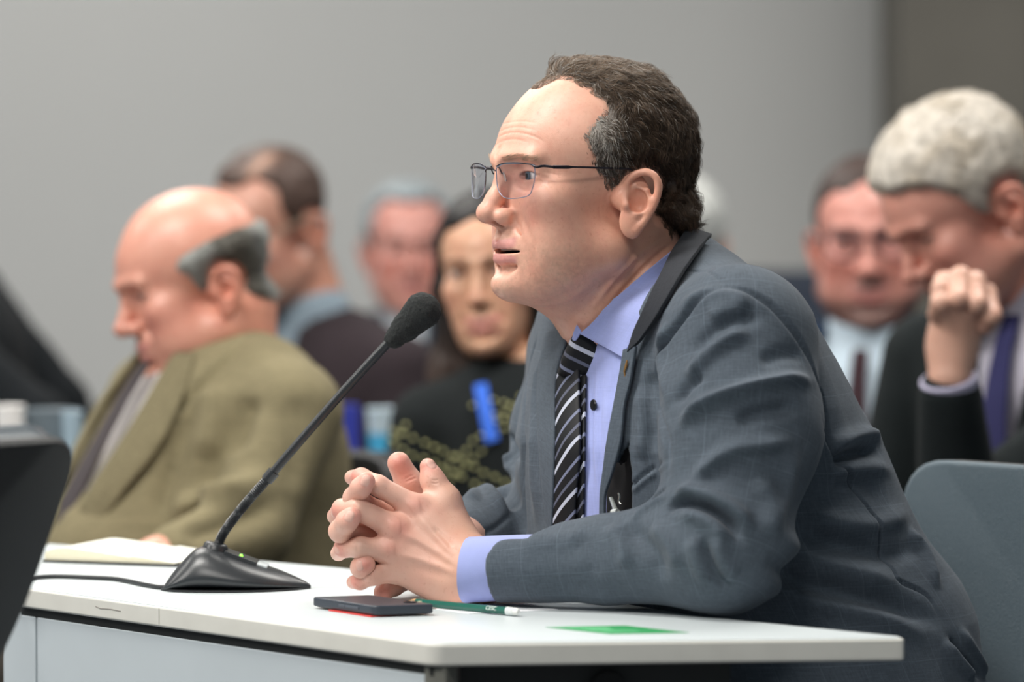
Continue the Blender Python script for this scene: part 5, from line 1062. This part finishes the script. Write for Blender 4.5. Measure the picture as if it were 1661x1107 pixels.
    def onto(y, z, g=.006, arms_too=False):
        """point on the chest at lateral y, height z"""
        x = .35
        for _ in range(30):
            q_ = np.array([[x, y, z]], np.float32); d = float((smin(tor(q_), arm(q_), .015) if arms_too else tor(q_))[0])-g
            x -= d*.9
            if abs(d) < .0008: break
            x = max(x, -.05)
        return hip+BR@np.array([x, y, z])
    def panel(nm, rows, g, th, m_, parent, col):
        G = []
        for (y0, z0), (y1, z1) in rows: G.append([onto(y0+(y1-y0)*t, z0+(z1-z0)*t, g) for t in np.linspace(0, 1, 5)])
        n = len(G); V_ = np.array(G).reshape(-1, 3); F_ = np.array([(i*5+j, i*5+j+1, (i+1)*5+j+1, (i+1)*5+j) for i in range(n-1) for j in range(4)]); me = mesh(V_, F_); set_col(me, np.tile(col, (len(V_), 1)))
        set_uv(me, np.array([(t*.07, i*.04) for i in range(n) for t in np.linspace(0, 1, 5)]), F_); ob = link(nm, me, m_, parent); so = ob.modifiers.new('s', 'SOLIDIFY'); so.thickness = th; so.offset = 0; sb = ob.modifiers.new('u', 'SUBSURF'); sb.levels = sb.render_levels = 1; return ob
    if shirt is not None:
        sv, sf = polygonise(lambda p: np.maximum(smin(tor(LP(p), -.016), cap(LP(p), (lean, 0, H-.02), (lean+.012, 0, H+.03), .068, .062), .02), -.05-LP(p)[:, 2]), lo, hi, .008, proj=1); me = mesh(sv, sf); set_col(me, np.tile(shirt, (len(sv), 1))); set_uv(me, sv[:, [0, 2]], sf); SH_ = link('shirt', me, M_SOFT, per)
        if lapel:
            for s in (1, -1): panel('lapel', [((s*open_w*.50, H+.02), (s*(open_w*.5+.035), H+.02)), ((s*open_w*.72, H-.04), (s*(open_w*.72+.055), H-.05)), ((s*open_w*.60, H-.10), (s*(open_w*.60+.06), H-.11)), ((s*open_w*.38, H-.18), (s*(open_w*.38+.045), H-.18)), ((s*.004, H-.31), (s*.022, H-.31))], .006, .006, mat, J, np.array(cloth)*.85)
        if tie is not None: panel('necktie', [((-.014, H+.005), (.014, H+.005)), ((-.012, H-.035), (.012, H-.035)), ((-.019, H-.12), (.019, H-.12)), ((-.024, H-.22), (.024, H-.22)), ((-.028, H-.31), (.028, H-.31))], .004, .006, M_SOFT, per, tie)
    # legs
    def tr(p):
        q = LP(p)*np.array([1, 1/bw, 1], np.float32); d = ell(q, (0, 0, .0), (.15, .175, .10))
        for s in (1, -1): d = smin(d, chain(q, [(0, s*.09, 0), (.42, s*.12, -.01), (.44, s*.12, -.46)], [.085, .062, .05], .02), .03)
        return np.maximum(d, .09-p[:, 2])
    tv, tf = polygonise(tr, hip-np.array([.56, .56, .56]), hip+np.array([.56, .56, .16]), .014, proj=1); me = mesh(tv, tf); set_col(me, np.tile(trouser, (len(tv), 1))); set_uv(me, tv[:, [0, 2]], tf); link('trousers', me, M_SOFT, per)
    for s in (1, -1):
        a = T(.44, s*.12*bw, 0); a[2] = 0
        V_, F_ = polygonise(lambda p: np.maximum(smin(ell(p, a+fw*.07+np.array([0, 0, .035]), (.15, .048, .045), BR), cap(p, a+np.array([0, 0, .05]), a+np.array([0, 0, .12]), .042, .045), .03), .004-p[:, 2]), a-np.array([.26, .26, .02]), a+np.array([.26, .26, .2]), .010, proj=1)
        link('shoe', mesh(V_, F_), M_SHOE, per)
    core = lambda p: smin(smin(chain(LP(p), [(lean+.01, 0, H+.02), (lean*.6, 0, H*.6), (0, 0, 0)], [.05, .09, .11]), chain(LP(p), ar['l'][:3], [.03, .028, .024]), .03), chain(LP(p), ar['r'][:3], [.03, .028, .024]), .03)
    cv, cf = polygonise(core, lo, hi, .014, proj=1); parts.append((cv, cf, np.tile(skin, (len(cv), 1))))
    # hands: palm and five fingers
    for key, s in (('l', 1), ('r', -1)):
        if arms and key+'_hand' in arms: continue
        pts = ar[key]; wv = pts[2]-pts[1]; wv /= np.linalg.norm(wv); c = pts[2]+wv*.03
        if arms and key+'_fist' in arms: continue
        def hd(p):
            q = LP(p)-c.astype(np.float32); d = ell(q, wv*.045, (.045, .036, .018), np.stack([wv, np.cross([0, 0, 1], wv)/np.linalg.norm(np.cross([0, 0, 1], wv)), np.cross(wv, np.cross([0, 0, 1], wv))], 1)); d = smin(d, cap(q, (0, 0, 0), -wv*.03, .026, .026), .02)
            sd = np.cross([0, 0, 1], wv); sd /= np.linalg.norm(sd)
            for k, (o_, l_) in enumerate(((-.030, .060), (-.010, .075), (.010, .070), (.028, .055))): d = smin(d, chain(q, [wv*.07+sd*o_, wv*(.07+l_*.5)+sd*o_+np.array([0, 0, .004]), wv*(.07+l_)+sd*o_+np.array([0, 0, -.022])], [.0095, .0085, .007]), .004)
            return smin(d, chain(q, [wv*.01-sd*.03*s, wv*.05-sd*.055*s, wv*.08-sd*.055*s], [.013, .010, .008]), .008)
        cw = hip+BR@c; hv_, hf_ = polygonise(hd, cw-.18, cw+.18, .006, proj=1); parts.append((hv_, hf_, np.tile(np.array(skin)*np.array([1, .92, .9]), (len(hv_), 1))))
    if arms:
        for key in arms:
            if key.endswith('_fist'): parts.append(arms[key]())
    Vs, Fs, Cs, n0 = [], [], [], 0
    for a, b, c in parts: Vs.append(a); Fs.append(b+n0); Cs.append(c); n0 += len(a)
    me = mesh(np.concatenate(Vs), np.concatenate(Fs)); set_col(me, np.concatenate(Cs)); link('body', me, M_SKIN2, per)
    if hair is not None:
        t0, t1 = thick
        def hf(p):
            h = hair(p); th = t0+t1*edges_fade(p[:, 2], -60, 90); th = th*(1+hn*noise3(p, .07, 7))*np.clip(-h/12, 0, 1)**.7-.6*(h > -1.5); return np.maximum(head_sdf(p, dict(o, ears=False))-th, h)
        hv_, hf_ = polygonise(hf, (-134, -110, -96), (110, 110, 146), 3.0, proj=1); hw = W(hv_).astype(np.float32); me = mesh(hw, hf_)
        cc = np.tile(hc, (len(hv_), 1)); 
        if hc2 is not None: cc = mixc(cc, hc2[0], hc2[1](hv_))
        set_col(me, cc*(1+.25*noise3(hv_, .12, 4))[:, None]); hr = link('hair', me, M_HAIR, per)
        if strand_n:
            hn = normals(hw, hf_); outer = (head_sdf(hv_, dict(o, ears=False)) > -1.2); fwt = outer[hf_].any(1)*1.0+1e-9
            pts, nn = sample_faces(hw, hf_, hn, fwt, strand_n, 5); c = ((pts-org)@HR)*1000/sc
            dd = np.stack([-.7+.5*noise3(pts, 50, 1), .4*noise3(pts, 50, 2), -.6*(1-edges_fade(c[:, 2], 50, 110))+.4*noise3(pts, 50, 3)], 1)@HR.T; dd -= (dd*nn).sum(1)[:, None]*nn*.9
            rng = np.random.default_rng(3); cl = np.tile(hc, (strand_n, 1))
            if hc2 is not None: cl = mixc(cl, hc2[0], hc2[1](c))
            strands('hair_strands', pts-nn*.001, dd, .010+.012*rng.random(strand_n), cl*(.7+.6*rng.random((strand_n, 1))), nn, hr, rad=.0003, seg=4, curl=.3, lift=.3, droop=.3, mat=M_HAIR)
    eye_parts(o, HR, org, sc, per, iris=iris, look=look)
    return per, W, T, onto, H
def specs(W, label, mf, sc=1):
    G = empty('eyeglasses', (0, 0, 0), label, 'glasses'); G.location = tuple(W((105, 0, 0))); g, nt, b = newmat('spectacle_glass', (.95, .95, .97), .0, trans=1.0, ior=1.05)
    for s in (1, -1):
        pts = np.array([W((112-10*u*u, s*(10+44*u), v)) for u, v in smoothpath([(.02, 10), (.5, 15), (.98, 12), (1, -6), (.7, -17), (.3, -17), (.05, -8), (.02, 10)], 5)[:-1]])
        M = mb(); tube(M, pts, .0015, 6, closed=True); build('rim', M, mf, G)
        M = mb(); c = pts.mean(0); n = len(pts); d = (W((1, 0, 0))-W((0, 0, 0)))*1.2; addm(M, [c]+list(pts)+[c+d]+[q+d for q in pts], [(0, 1+i, 1+(i+1) % n) for i in range(n)]+[(n+1, n+2+(i+1) % n, n+2+i) for i in range(n)]); build('lens', M, g, G)
        M = mb(); tube(M, smoothpath([W((103, s*55, 9)), W((86, s*73, 10)), W((20, s*82, 9)), W((-6, s*83, 8)), W((-12, s*82, 2))], 5), .0016, 6); build('temple', M, mf, G)
    M = mb(); tube(M, smoothpath([W((112, 10, 8)), W((114, 0, 11)), W((112, -10, 8))], 4), .0013, 6); build('bridge', M, mf, G)
    return G
if want('people'):
    M_SOFT = clothmat('plain_cloth', rough=.85, sheen=.02, mott=.06, weave=600, bump=.2); M_SHOE = objmat('shoe_leather', (.012, .011, .010), .3)
    M_WOOL = clothmat('wool', rough=.95, sheen=.02, mott=.16, weave=500, bump=.5, mscale=200)
    # ---- bald man in the tan jacket
    R = frame(70, 19); o = dict(nk=1.12, fat=1.16, dbl=1.15, mouth=1.0, eye=1.3, eyedrop=2.5, blush=.75, nose=1.06, stubble=.1, wide=1.03, neck=((-20, 0, -50), (-66, 0, -180), (62, 70)))
    org = org_at((-8, 78, -22), 366, 470, 4.72, R, .985)
    nb = P(362, 588, 4.80)
    p1, W, T, onto, H = seated('bald man with grey fringe and tan jacket, head bowed and eyes lowered, seated at left', org, R, o, (.76, .38, .28), hair=poly_region(FRINGE), hc=(.13, .12, .10),
        hc2=((.46, .47, .45), lambda v: np.maximum(edges_fade(-v[:, 0], 55, 85), .6*edges_fade(v[:, 0], -15, 5))), torso_yaw=55, neck=nb, lean=-.02, fat=1.55, cloth=srgb(128, 119, 92), mat=M_WOOL, shirt=srgb(214, 208, 206), sc=.985, thick=(3, 6), vox=.006, strand_n=5000, shrug=.0, seat_off=(.03, -4, .24), open_w=.07, tie=srgb(70, 64, 66), folds=[([(318, 640), (297, 695), (278, 758), (266, 809), (276, 862)], .016, -.010), ([(408, 640), (392, 690), (380, 740)], .018, -.010), ([(262, 832), (310, 822), (354, 806), (445, 772)], .016, .014), ([(292, 872), (340, 858), (380, 845), (460, 815)], .014, -.010), ([(350, 620), (345, 680), (330, 750)], .02, .010), ([(404, 545), (350, 600), (303, 645), (230, 700), (150, 770)], .006, -.008), ([(470, 640), (480, 720), (470, 800)], .02, -.006)],
        arms={'l': [P(400, 860, 4.58), P(290, 895, 4.52)], 'r': [P(136, 860, 4.88), P(170, 930, 4.70)]}, trouser=srgb(70, 66, 60), look=(0, -25))
    # ---- man with parted brown hair behind him
    R = frame(42, 22); o = dict(fat=1.0, mouth=1.0, eye=1.8, eyedrop=2, blush=.5, stubble=.35)
    org = org_at((-8, 78, -22), 512, 378, 5.9, R)
    part = lambda v: np.exp(-((v[:, 1]-38)/9)**2)*edges_fade(v[:, 2], 40, 70)*edges_fade(v[:, 0], -20, 10)
    p2, W, T, onto, H = seated('man with parted brown hair, dark jacket and pale blue shirt, behind the bald man', org, R, o, (.62, .34, .25), hair=poly_region(CROWN), hc=(.075, .045, .035), hc2=((.50, .30, .22), lambda v: .75*part(v)),
        torso_yaw=40, neck=P(515, 545, 5.98), lean=.0, cloth=srgb(46, 38, 42), mat=M_WOOL, shirt=srgb(140, 156, 168), thick=(4, 6), look=(0, -15), open_w=.07)
    specs(W, 'thin metal glasses on the man with parted brown hair', objmat('thin_metal', srgb(190, 180, 160), .3, metal=.6))
    # ---- grey-haired man far behind the microphone
    R = frame(-6, 4); o = dict(fat=1.05, mouth=1.0, eye=2.6, blush=.9, earin=7)
    org = org_at((100, 0, -30), 668, 432, 7.0, R)
    p3, W, T, onto, H = seated('grey-haired red-faced man in navy jacket, out of focus far behind the microphone', org, R, o, (.62, .30, .25), hair=poly_region(CROWN), hc=(.26, .30, .32), hc2=((.06, .06, .06), lambda v: edges_fade(-v[:, 2], -45, 0)),
        torso_yaw=15, neck=P(672, 548, 7.1), lean=-.0, cloth=srgb(32, 42, 54), mat=M_WOOL, shirt=srgb(176, 182, 188), thick=(4, 8), brow=(.12, .10, .09))
    # ---- woman with dark hair
    R = frame(13, 2, 5); o = dict(taper=.15, sock=4, naso=6, wide=.95, fat=.74, mouth=.9, eye=4.2, nose=.88, blush=.35, brow=-5, lash=1.0, stubble=0, lips=.85, chinw=.8, dbl=.55, jaw=5, nk=.86, ears=False, bag=.2)
    org = org_at((86, -29, 3), 744, 444, 5.12, R, .97)
    FH = [(56, 66), (76, 84), (66, 124), (20, 138), (-60, 130), (-128, 70), (-132, -20), (-112, -96), (-60, -96), (-36, -60), (-20, -40), (-4, -20), (6, 0), (12, 25), (22, 48), (36, 62)]
    M_TW = clothmat('tweed_cloth', rough=.9, sheen=.0, mott=.2, weave=500, bump=.5)
    p4, W, T, onto, H = seated('dark-haired woman in black top with yellow dotted plaid, looking on behind the clasped hands', org, R, o, (.66, .39, .25), hair=poly_region(FH), hc=(.012, .010, .010), torso_yaw=0, neck=P(852, 640, 5.18), lean=.02, cloth=(.010, .013, .014), mat=M_TW,
        sc=.97, bw=.70, thick=(3, 4), vox=.006, top_name='knit_top', lapel=False, strand_n=4000, look=(14, 0), brow=(.03, .02, .015), iris=(.03, .02, .015), trouser=(.01, .01, .012))
    def lh(p):
        d = None
        for s in (1, -1):
            e = chain(p, [W((0, s*54, 44)), W((4, s*60, -20)), W((-8, s*60, -85)), W((-10, s*74, -140)), W((8, s*(96 if s < 0 else 84), -182))], [.026, .024, .028, .034, .014], .02); d = e if d is None else np.minimum(d, e)
        d = smin(d, chain(p, [W((-70, 0, 20)), W((-84, 0, -80)), W((-70, 0, -150))], [.07, .07, .06], .03), .05); return d+.003*noise3(p*np.array([1, 1, .3]), 90, 3)+.002*noise3(p*np.array([1, 1, .2]), 220, 4)
    c0 = W((-20, 0, -60)); hv_, hf_ = polygonise(lh, c0-.22, c0+.22, .004, proj=1); me = mesh(hv_, hf_); zz = ((hv_-org)@R)[:, 2]*1000; set_col(me, mixc(np.tile([.014, .011, .010], (len(hv_), 1)), (.085, .055, .045), edges_fade(-zz, 60, 170))); link('long_hair', me, M_HAIR, p4)
    # plaid of small knitted dots: rows of beads sewn on the top
    md = objmat('yellow_bead', srgb(214, 212, 150), .35); dots = []
    def hsf(y, z, g=.004): return onto(y, z, g, True)
    lines = []
    for sl in (-.42, 1.0):
        for k in range(-6, 7):
            for off in (0, .017):
                for j in range(40):
                    y = -.19+j*.0135*(1 if sl < 0 else .75); z = H-.14+k*.10*(1 if sl < 0 else 1.3)+off*1.2+sl*y
                    if H-.36 < z < H+.012-abs(y)*.30 and abs(y) < .185: dots.append(hsf(y, z))
    M = mb()
    rng = random.Random(4)
    for q in dots:
        lathe(M, [(.0001, -.003), (.0026, -.0016), (.0032, 0), (.0026, .0016), (.0001, .003)], 6, q+np.array([rng.uniform(-.002, .002), 0, rng.uniform(-.002, .002)]))
    ob = build('bead_trim', M, md, p4); ob['kind'] = 'stuff'; ob['label'] = 'pale yellow dots in a crossed plaid'
    LN = empty('lanyard', (0, 0, 0), 'bright blue lanyard hanging at the neck of the dark-haired woman', 'lanyard'); LN.location = tuple(onto(0, H-.05)); ml = objmat('blue_ribbon', srgb(16, 96, 214), .6)
    for s in (1, -1):
        M = mb(); tube(M, [onto(s*y, H+z, .0115) for y, z in ((.060, .018), (.056, -.003), (.052, -.020), (.048, -.040), (.044, -.056))], .009, 8, flat=.16, upv=(0, 1, 0)); build('ribbon', M, ml, LN)
    # ---- bearded man with glasses
    R = frame(6, 6, 2); o = dict(fat=1.14, dbl=1.15, mouth=1.0, eye=2.8, blush=.8, nose=1.08, wide=.97, earin=7)
    org = org_at((108, 0, -12), 1408, 412, 5.6, R, 1.10)
    SHORT = [(58, 66), (66, 84), (56, 112), (20, 122), (-60, 116), (-104, 70), (-108, -20), (-98, -55), (-80, -50), (-66, -45), (-57, -33), (-62, -20), (-64, -4), (-58, 9), (-40, 14), (-29, 10), (-22, 2), (-15, -8), (-4, 0), (8, 30), (14, 46), (28, 60), (44, 68)]
    p5, W, T, onto, H = seated('bearded man with dark-rimmed glasses, navy suit, pale shirt and dark tie, at right', org, R, o, (.70, .33, .27), hair=poly_region(SHORT), hc=(.055, .035, .03), torso_yaw=14, sc=1.10, neck=P(1412, 566, 5.7), lean=.04, fat=1.3, cloth=srgb(26, 44, 66), mat=M_WOOL, shirt=srgb(188, 204, 216), tie=(.035, .015, .02), thick=(1, 2), beard=(.07, .055, .05), brow=(.10, .07, .06), open_w=.11)
    specs(W, 'dark-rimmed glasses on the bearded man at right', objmat('dark_rim', (.03, .03, .05), .4))
    # ---- white-haired man, hand at his mouth
    R = frame(68, 36); o = dict(fat=1.05, mouth=1.0, eye=1.2, eyedrop=2.5, blush=.7, nose=1.02)
    org = org_at((-8, 78, -22), 1641, 338, 4.75, R, 1.05)
    hw = P(1541, 600, 4.52)
    def fist():
        g = lambda px, py, dy=0: P(px, py, 4.52+dy)
        def f(p):
            d = chain(p, [g(1541, 612), g(1545, 560, .01), g(1556, 500, .0)], [.026, .027, .034], .02)
            for k, (kx, ky, dz) in enumerate(((1532, 458, -.012), (1558, 450, -.016), (1582, 458, -.016), (1600, 478, -.010))):
                d = smin(d, chain(p, [g(1560, 500, -.004), g(kx, ky, dz), g(kx-6+k*5, ky+34, dz-.022), g(kx-14+k*4, ky+52, dz-.004)], [.020, .0125, .0115, .010], .004), .003)
            return smin(d, chain(p, [g(1548, 530, -.01), g(1530, 500, -.024), g(1524, 468, -.026)], [.016, .0125, .0105], .004), .005)
        v, f_ = polygonise(f, g(1490, 640, -.08), np.maximum(g(1640, 420, .06), g(1640, 420, -.08)), .003, proj=1) if False else polygonise(f, np.array([P(1490, 640, 4.5)[0], 4.42, P(1500, 640, 4.5)[2]]), np.array([P(1640, 640, 4.5)[0], 4.62, P(1600, 420, 4.5)[2]]), .0028, proj=1)
        return v, f_, np.tile([.68, .40, .30], (len(v), 1))
    p6, W, T, onto, H = seated('white-haired man in dark suit bowing his head, hand at his mouth, far right', org, R, o, (.72, .36, .28), hair=poly_region(FULL), hc=(.62, .57, .50), hc2=((.40, .34, .26), lambda v: .6*edges_fade(noise3(v, .045, 3), .0, .5)), torso_yaw=40, neck=P(1690, 505, 4.86), lean=.06, cloth=(.009, .013, .014), mat=M_WOOL, shirt=srgb(190, 186, 200),
        tie=srgb(54, 54, 96), sc=1.05, thick=(6, 10), hn=.10, vox=.006, strand_n=9000, arms={'l': [P(1560, 860, 4.60), P(1541, 640, 4.53)], 'l_fist': fist}, open_w=.07)
    ax = P(1541, 606, 4.52)-P(1550, 660, 4.535); ax /= np.linalg.norm(ax); M = mb(); c = P(1540, 622, 4.525); tube(M, [c-ax*.03, c-ax*.01, c+ax*.006, c+ax*.008], [.032, .034, .0345, .032], 28); o_ = build('shirt_cuff', M, objmat('lilac_shirt', srgb(176, 172, 196), .7), p6)
    # ---- white-haired head hidden behind the speaker's collar
    R = frame(150, 0); o = dict(mouth=1.0, fat=1.0)
    org = org_at((0, 0, -10), 1092, 402, 6.5, R, 1.05)
    seated('pale white-haired head mostly hidden behind the speaking man, beside his collar', org, R, o, (.78, .52, .42), hair=poly_region([(40, 60), (66, 124), (20, 138), (-60, 130), (-124, 70), (-128, -20), (-104, -60), (-40, -40), (-20, 0), (10, 40)]), hc=(.52, .53, .51), torso_yaw=185, neck=P(1104, 552, 6.45), lean=.0, cloth=srgb(60, 66, 74), mat=M_WOOL, thick=(4, 8), lapel=False)
    # ---- person in black at the left edge
    R = frame(100, 10); o = dict(mouth=1.0)
    org = P(-150, 350, 6.3)
    seated('person in a black coat cropped by the left edge, only shoulder and arm in view', org, R, o, (.5, .3, .22), hair=poly_region(FULL), hc=(.02, .015, .012), torso_yaw=100, neck=P(-108, 452, 6.3), lean=.04, fat=1.25, cloth=(.006, .008, .010), mat=M_WOOL, thick=(4, 8), lapel=False, shrug=.03,
        arms={'l': [P(60, 690, 6.05), P(-60, 740, 6.0)], 'r': [P(96, 660, 6.45), P(20, 740, 6.45)]})
# ================================================================ chairs and background furniture
def chair_set(label, pos, yaw, col, back_h=.95, w=.46, w2=None, tilt=8, seat_z=.44, leather=True, top_r=.05, th=.03, group=None, bump=.5, rough=.45, back_z0=.50, rim=None, corner=None, side=1):
    if corner is not None:
        R = frame(yaw); t = math.radians(tilt); H_ = (corner[2]-back_z0)/math.cos(t); bu_ = np.array([0, 0, 1.])*math.cos(t)-R[:, 0]*math.sin(t)
        pos = corner-(-R[:, 0]*.23+R[:, 1]*side*w/2+bu_*H_); back_h = corner[2]
    C_ = empty('chair', (pos[0], pos[1], 0), label, 'chair', group); R = frame(yaw); f, l = R[:, 0], R[:, 1]; u = np.array([0, 0, 1.]); base = np.array([pos[0], pos[1], 0.])
    m, nt, b = newmat('chair_leather', col, rough, spec=.5); tc = N(nt, 'ShaderNodeTexCoord'); v = N(nt, 'ShaderNodeTexVoronoi', Scale=430.); n = N(nt, 'ShaderNodeTexNoise', Scale=300., Detail=3.); nt.links.new(tc.outputs['Object'], n.inputs['Vector'])
    ad = N(nt, 'ShaderNodeMixRGB'); ad.inputs['Fac'].default_value = .02; nt.links.new(tc.outputs['Object'], ad.inputs['Color1']); nt.links.new(n.outputs['Color'], ad.inputs['Color2']); nt.links.new(ad.outputs[0], v.inputs['Vector'])
    bp = N(nt, 'ShaderNodeBump', Strength=bump, Distance=.0010); nt.links.new(v.outputs['Distance'], bp.inputs['Height']); nt.links.new(bp.outputs[0], b.inputs['Normal'])
    t = math.radians(tilt); bu = u*math.cos(t)-f*math.sin(t); bn = f*math.cos(t)+u*math.sin(t); o0 = base-f*.23+u*back_z0; H = (back_h-back_z0)/math.cos(t); w2 = w2 or w*.9
    def quad(inset, x0, x1, nm, mat, bev):
        pts = [(-w2/2+inset, inset), (w2/2-inset, inset), (w/2-inset, H*.55), (w/2-inset*1.0-.012, H-inset), (-w/2+inset+.012, H-inset), (-w/2+inset, H*.55)]; ring = []; n_ = len(pts)
        for i in range(n_):
            a, b_, d = np.array(pts[i-1]), np.array(pts[i]), np.array(pts[(i+1) % n_]); r = min(top_r if i in (3, 4) else .06, np.linalg.norm(a-b_)*.45, np.linalg.norm(d-b_)*.45); p0 = b_+(a-b_)/np.linalg.norm(a-b_)*r; p1 = b_+(d-b_)/np.linalg.norm(d-b_)*r
            for k in np.linspace(0, 1, 7): ring.append((1-k)**2*p0+2*k*(1-k)*b_+k*k*p1)
        M = mb(); k = len(ring); P_ = lambda x, q: o0+l*q[0]+bu*q[1]+bn*(x+.35*q[0]**2); rings = []
        V = []
        for x in (x0, x1):
            for s in np.linspace(1, .0, 8)[:-1]: V += [P_(x+(0 if s == 1 else .004*(1-s)*(1 if x == x1 else -1)), (np.array(q)-np.array([0, H/2]))*s+np.array([0, H/2])) for q in ring]
        F = []
        for side in (0, 1):
            for r_ in range(6):
                a = side*7*k+r_*k
                for i in range(k): q = (a+i, a+(i+1) % k, a+k+(i+1) % k, a+k+i); F.append(q if side else q[::-1])
            a = side*7*k+6*k; F.append(tuple(range(a, a+k)) if side else tuple(range(a, a+k))[::-1])
        F += [(i, (i+1) % k, 7*k+(i+1) % k, 7*k+i) for i in range(k)]; addm(M, V, F); return build(nm, M, mat, C_, bevel=bev, seg=3)
    quad(.0, -.006, th-.006, 'backrest', m, .008); quad(-.003, -.016, -.004, 'back_shell', objmat('shell', rim or srgb(52, 54, 54), .5), .003)
    M = mb(); box(M, base+u*seat_z, (.44, .46, .06), R); build('seat', M, m, C_, bevel=.02, seg=4)
    mm = objmat('chair_metal', (.05, .05, .055), .35, metal=.6)
    M = mb(); tube(M, smoothpath([base+u*(seat_z-.03)-f*.10, base-f*.24+u*(seat_z-.02), base-f*.27+u*(seat_z+.12), o0-f*.02+u*.10], 5), .016, 10); build('back_support', M, mm, C_)
    M = mb(); tube(M, [base+u*.08, base+u*(seat_z-.03)], .026, 16); build('column', M, mm, C_)
    for k in range(5):
        a = k*2*math.pi/5+.3; d = np.array([math.cos(a), math.sin(a), 0]); M = mb(); tube(M, [base+u*.09, base+d*.23+u*.065], [.022, .014], 8); build('leg', M, mm, C_)
        M = mb(); q = base+d*.23+u*.03; s = np.array([-d[1], d[0], 0]); tube(M, [q-s*.012, q+s*.012], .03, 14); build('castor', M, mm, C_)
    return C_
if want('chairs', 'people'):
    # chair of the speaker: its back shows at the right of his own back
    R = frame(48); l = R[:, 1]; corner = P(1478, 790, 4.03); w_ = .47; ctr = corner+l*0-l*0
    # image-right end of the back is the chair's own left side
    sgn = 1 if l[0] > 0 else -1
    bc = corner+l*sgn*(w_/2); pos = bc+R[:, 0]*.27
    chair_set('blue-grey leather chair of the speaking man, its back showing at right', (pos[0], pos[1]), 48, srgb(86, 103, 113), back_h=P(1510, 757, 4.03)[2]+.005, w=w_, w2=.42, tilt=10, top_r=.045, bump=.55, rough=.42, back_z0=.50, seat_z=.43)
    # black chair in the left foreground
    chair_set('black leather chair at the left edge, nearest the camera', (0, 0), 130, srgb(70, 78, 84), w=.46, w2=.33, tilt=29, bump=.1, rough=.28, rim=srgb(18, 20, 22), corner=P(152, 712, 3.2), side=-1, back_z0=.55)
    chair_set('tall dark blue chair back beyond the grey suit shoulder', (P(1262, 600, 7.0)[0], 7.2), 10, srgb(24, 38, 58), back_h=P(1262, 448, 7.0)[2], w=.36, tilt=4, bump=.1)
    names = ['plain black chair under the bald man in the tan jacket', 'plain black chair under the man with parted brown hair', 'plain black chair under the far grey-haired man', 'plain black chair under the dark-haired woman', 'plain black chair under the bearded man', 'plain black chair under the bowed white-haired man', 'plain black chair under the hidden white-haired person', 'plain black chair under the person in the black coat']
    for nm, (h, yw, sw) in zip(names, SEATS): chair_set(nm, (h[0], h[1]), yw, srgb(26, 28, 32), back_h=.80, w=sw, tilt=(5 if sw < .35 else 16), seat_z=.435, bump=.1)
# ================================================================ things on the second row of tables
if want('people'):
    def side_table(px, py, Y, w_, d_, label):
        c = P(px, py, Y); T_ = empty('side_table', (c[0], c[1], 0), label, 'table'); M = mb(); box(M, (c[0], c[1], .725), (w_, d_, .022)); build('tabletop', M, objmat('grey_top', srgb(150, 154, 156), .4), T_, bevel=.004)
        for sx in (-1, 1):
            for sy in (-1, 1): M = mb(); tube(M, [(c[0]+sx*(w_/2-.03), c[1]+sy*(d_/2-.03), 0), (c[0]+sx*(w_/2-.03), c[1]+sy*(d_/2-.03), .716)], .014, 10); build('leg', M, M_SHOE, T_)
        return T_
    side_table(60, 700, 5.2, .30, .18, 'small grey side table by the person in the black coat'); side_table(592, 700, 5.58, .17, .09, 'small grey side table between the tan jacket and the woman')
    def cup(px, Y, label, col, h=.11, r=.036, lidc=None, band=None, nm='paper_cup'):
        x = P(px, 700, Y)[0]; z = .7365; Cc = empty(nm, (x, Y, z), label, 'cup'); M = mb(); lathe(M, [(r*.72, 0), (r*.74, .002), (r, h), (r+.0015, h+.001), (r+.001, h+.003), (r-.002, h+.001), (r*.70, .004)], 28, (x, Y, z)); build('body', M, objmat('cup_paper', col, .5), Cc)
        if band: M = mb(); k = lambda t: r*(.73+.27*t)+.0006; lathe(M, [(k(.1), h*.1), (k(.6), h*.6), (k(.6)-.001, h*.6), (k(.1)-.001, h*.1)], 28, (x, Y, z)); build('band', M, objmat('cup_band', band, .5), Cc)
        return Cc
    cup(16, 5.17, 'tall white paper cup at the left edge on the side table', srgb(238, 236, 234), h=.108, r=.020)
    cup(84, 5.22, 'grey tumbler beside the white paper cup at the left edge', srgb(108, 120, 128), h=.10, r=.040, nm='tumbler')
    cup(118, 5.16, 'small pale blue cup in front of the grey tumbler', srgb(160, 182, 196), h=.10, r=.014)
    cup(622, 5.58, 'pale blue paper cup with bright blue band left of the woman', srgb(186, 204, 214), h=.082, r=.025, band=srgb(70, 170, 214))
    x = P(556, 700, 5.58)[0]; M = mb(); box(M, (x, 5.58, .7368+.045), (.045, .02, .09), rotz(.3)); tag(build('blue_box', M, objmat('blue_card', srgb(52, 62, 160), .5), bevel=.002), 'small dark blue box on the side table behind the tan jacket', 'box')
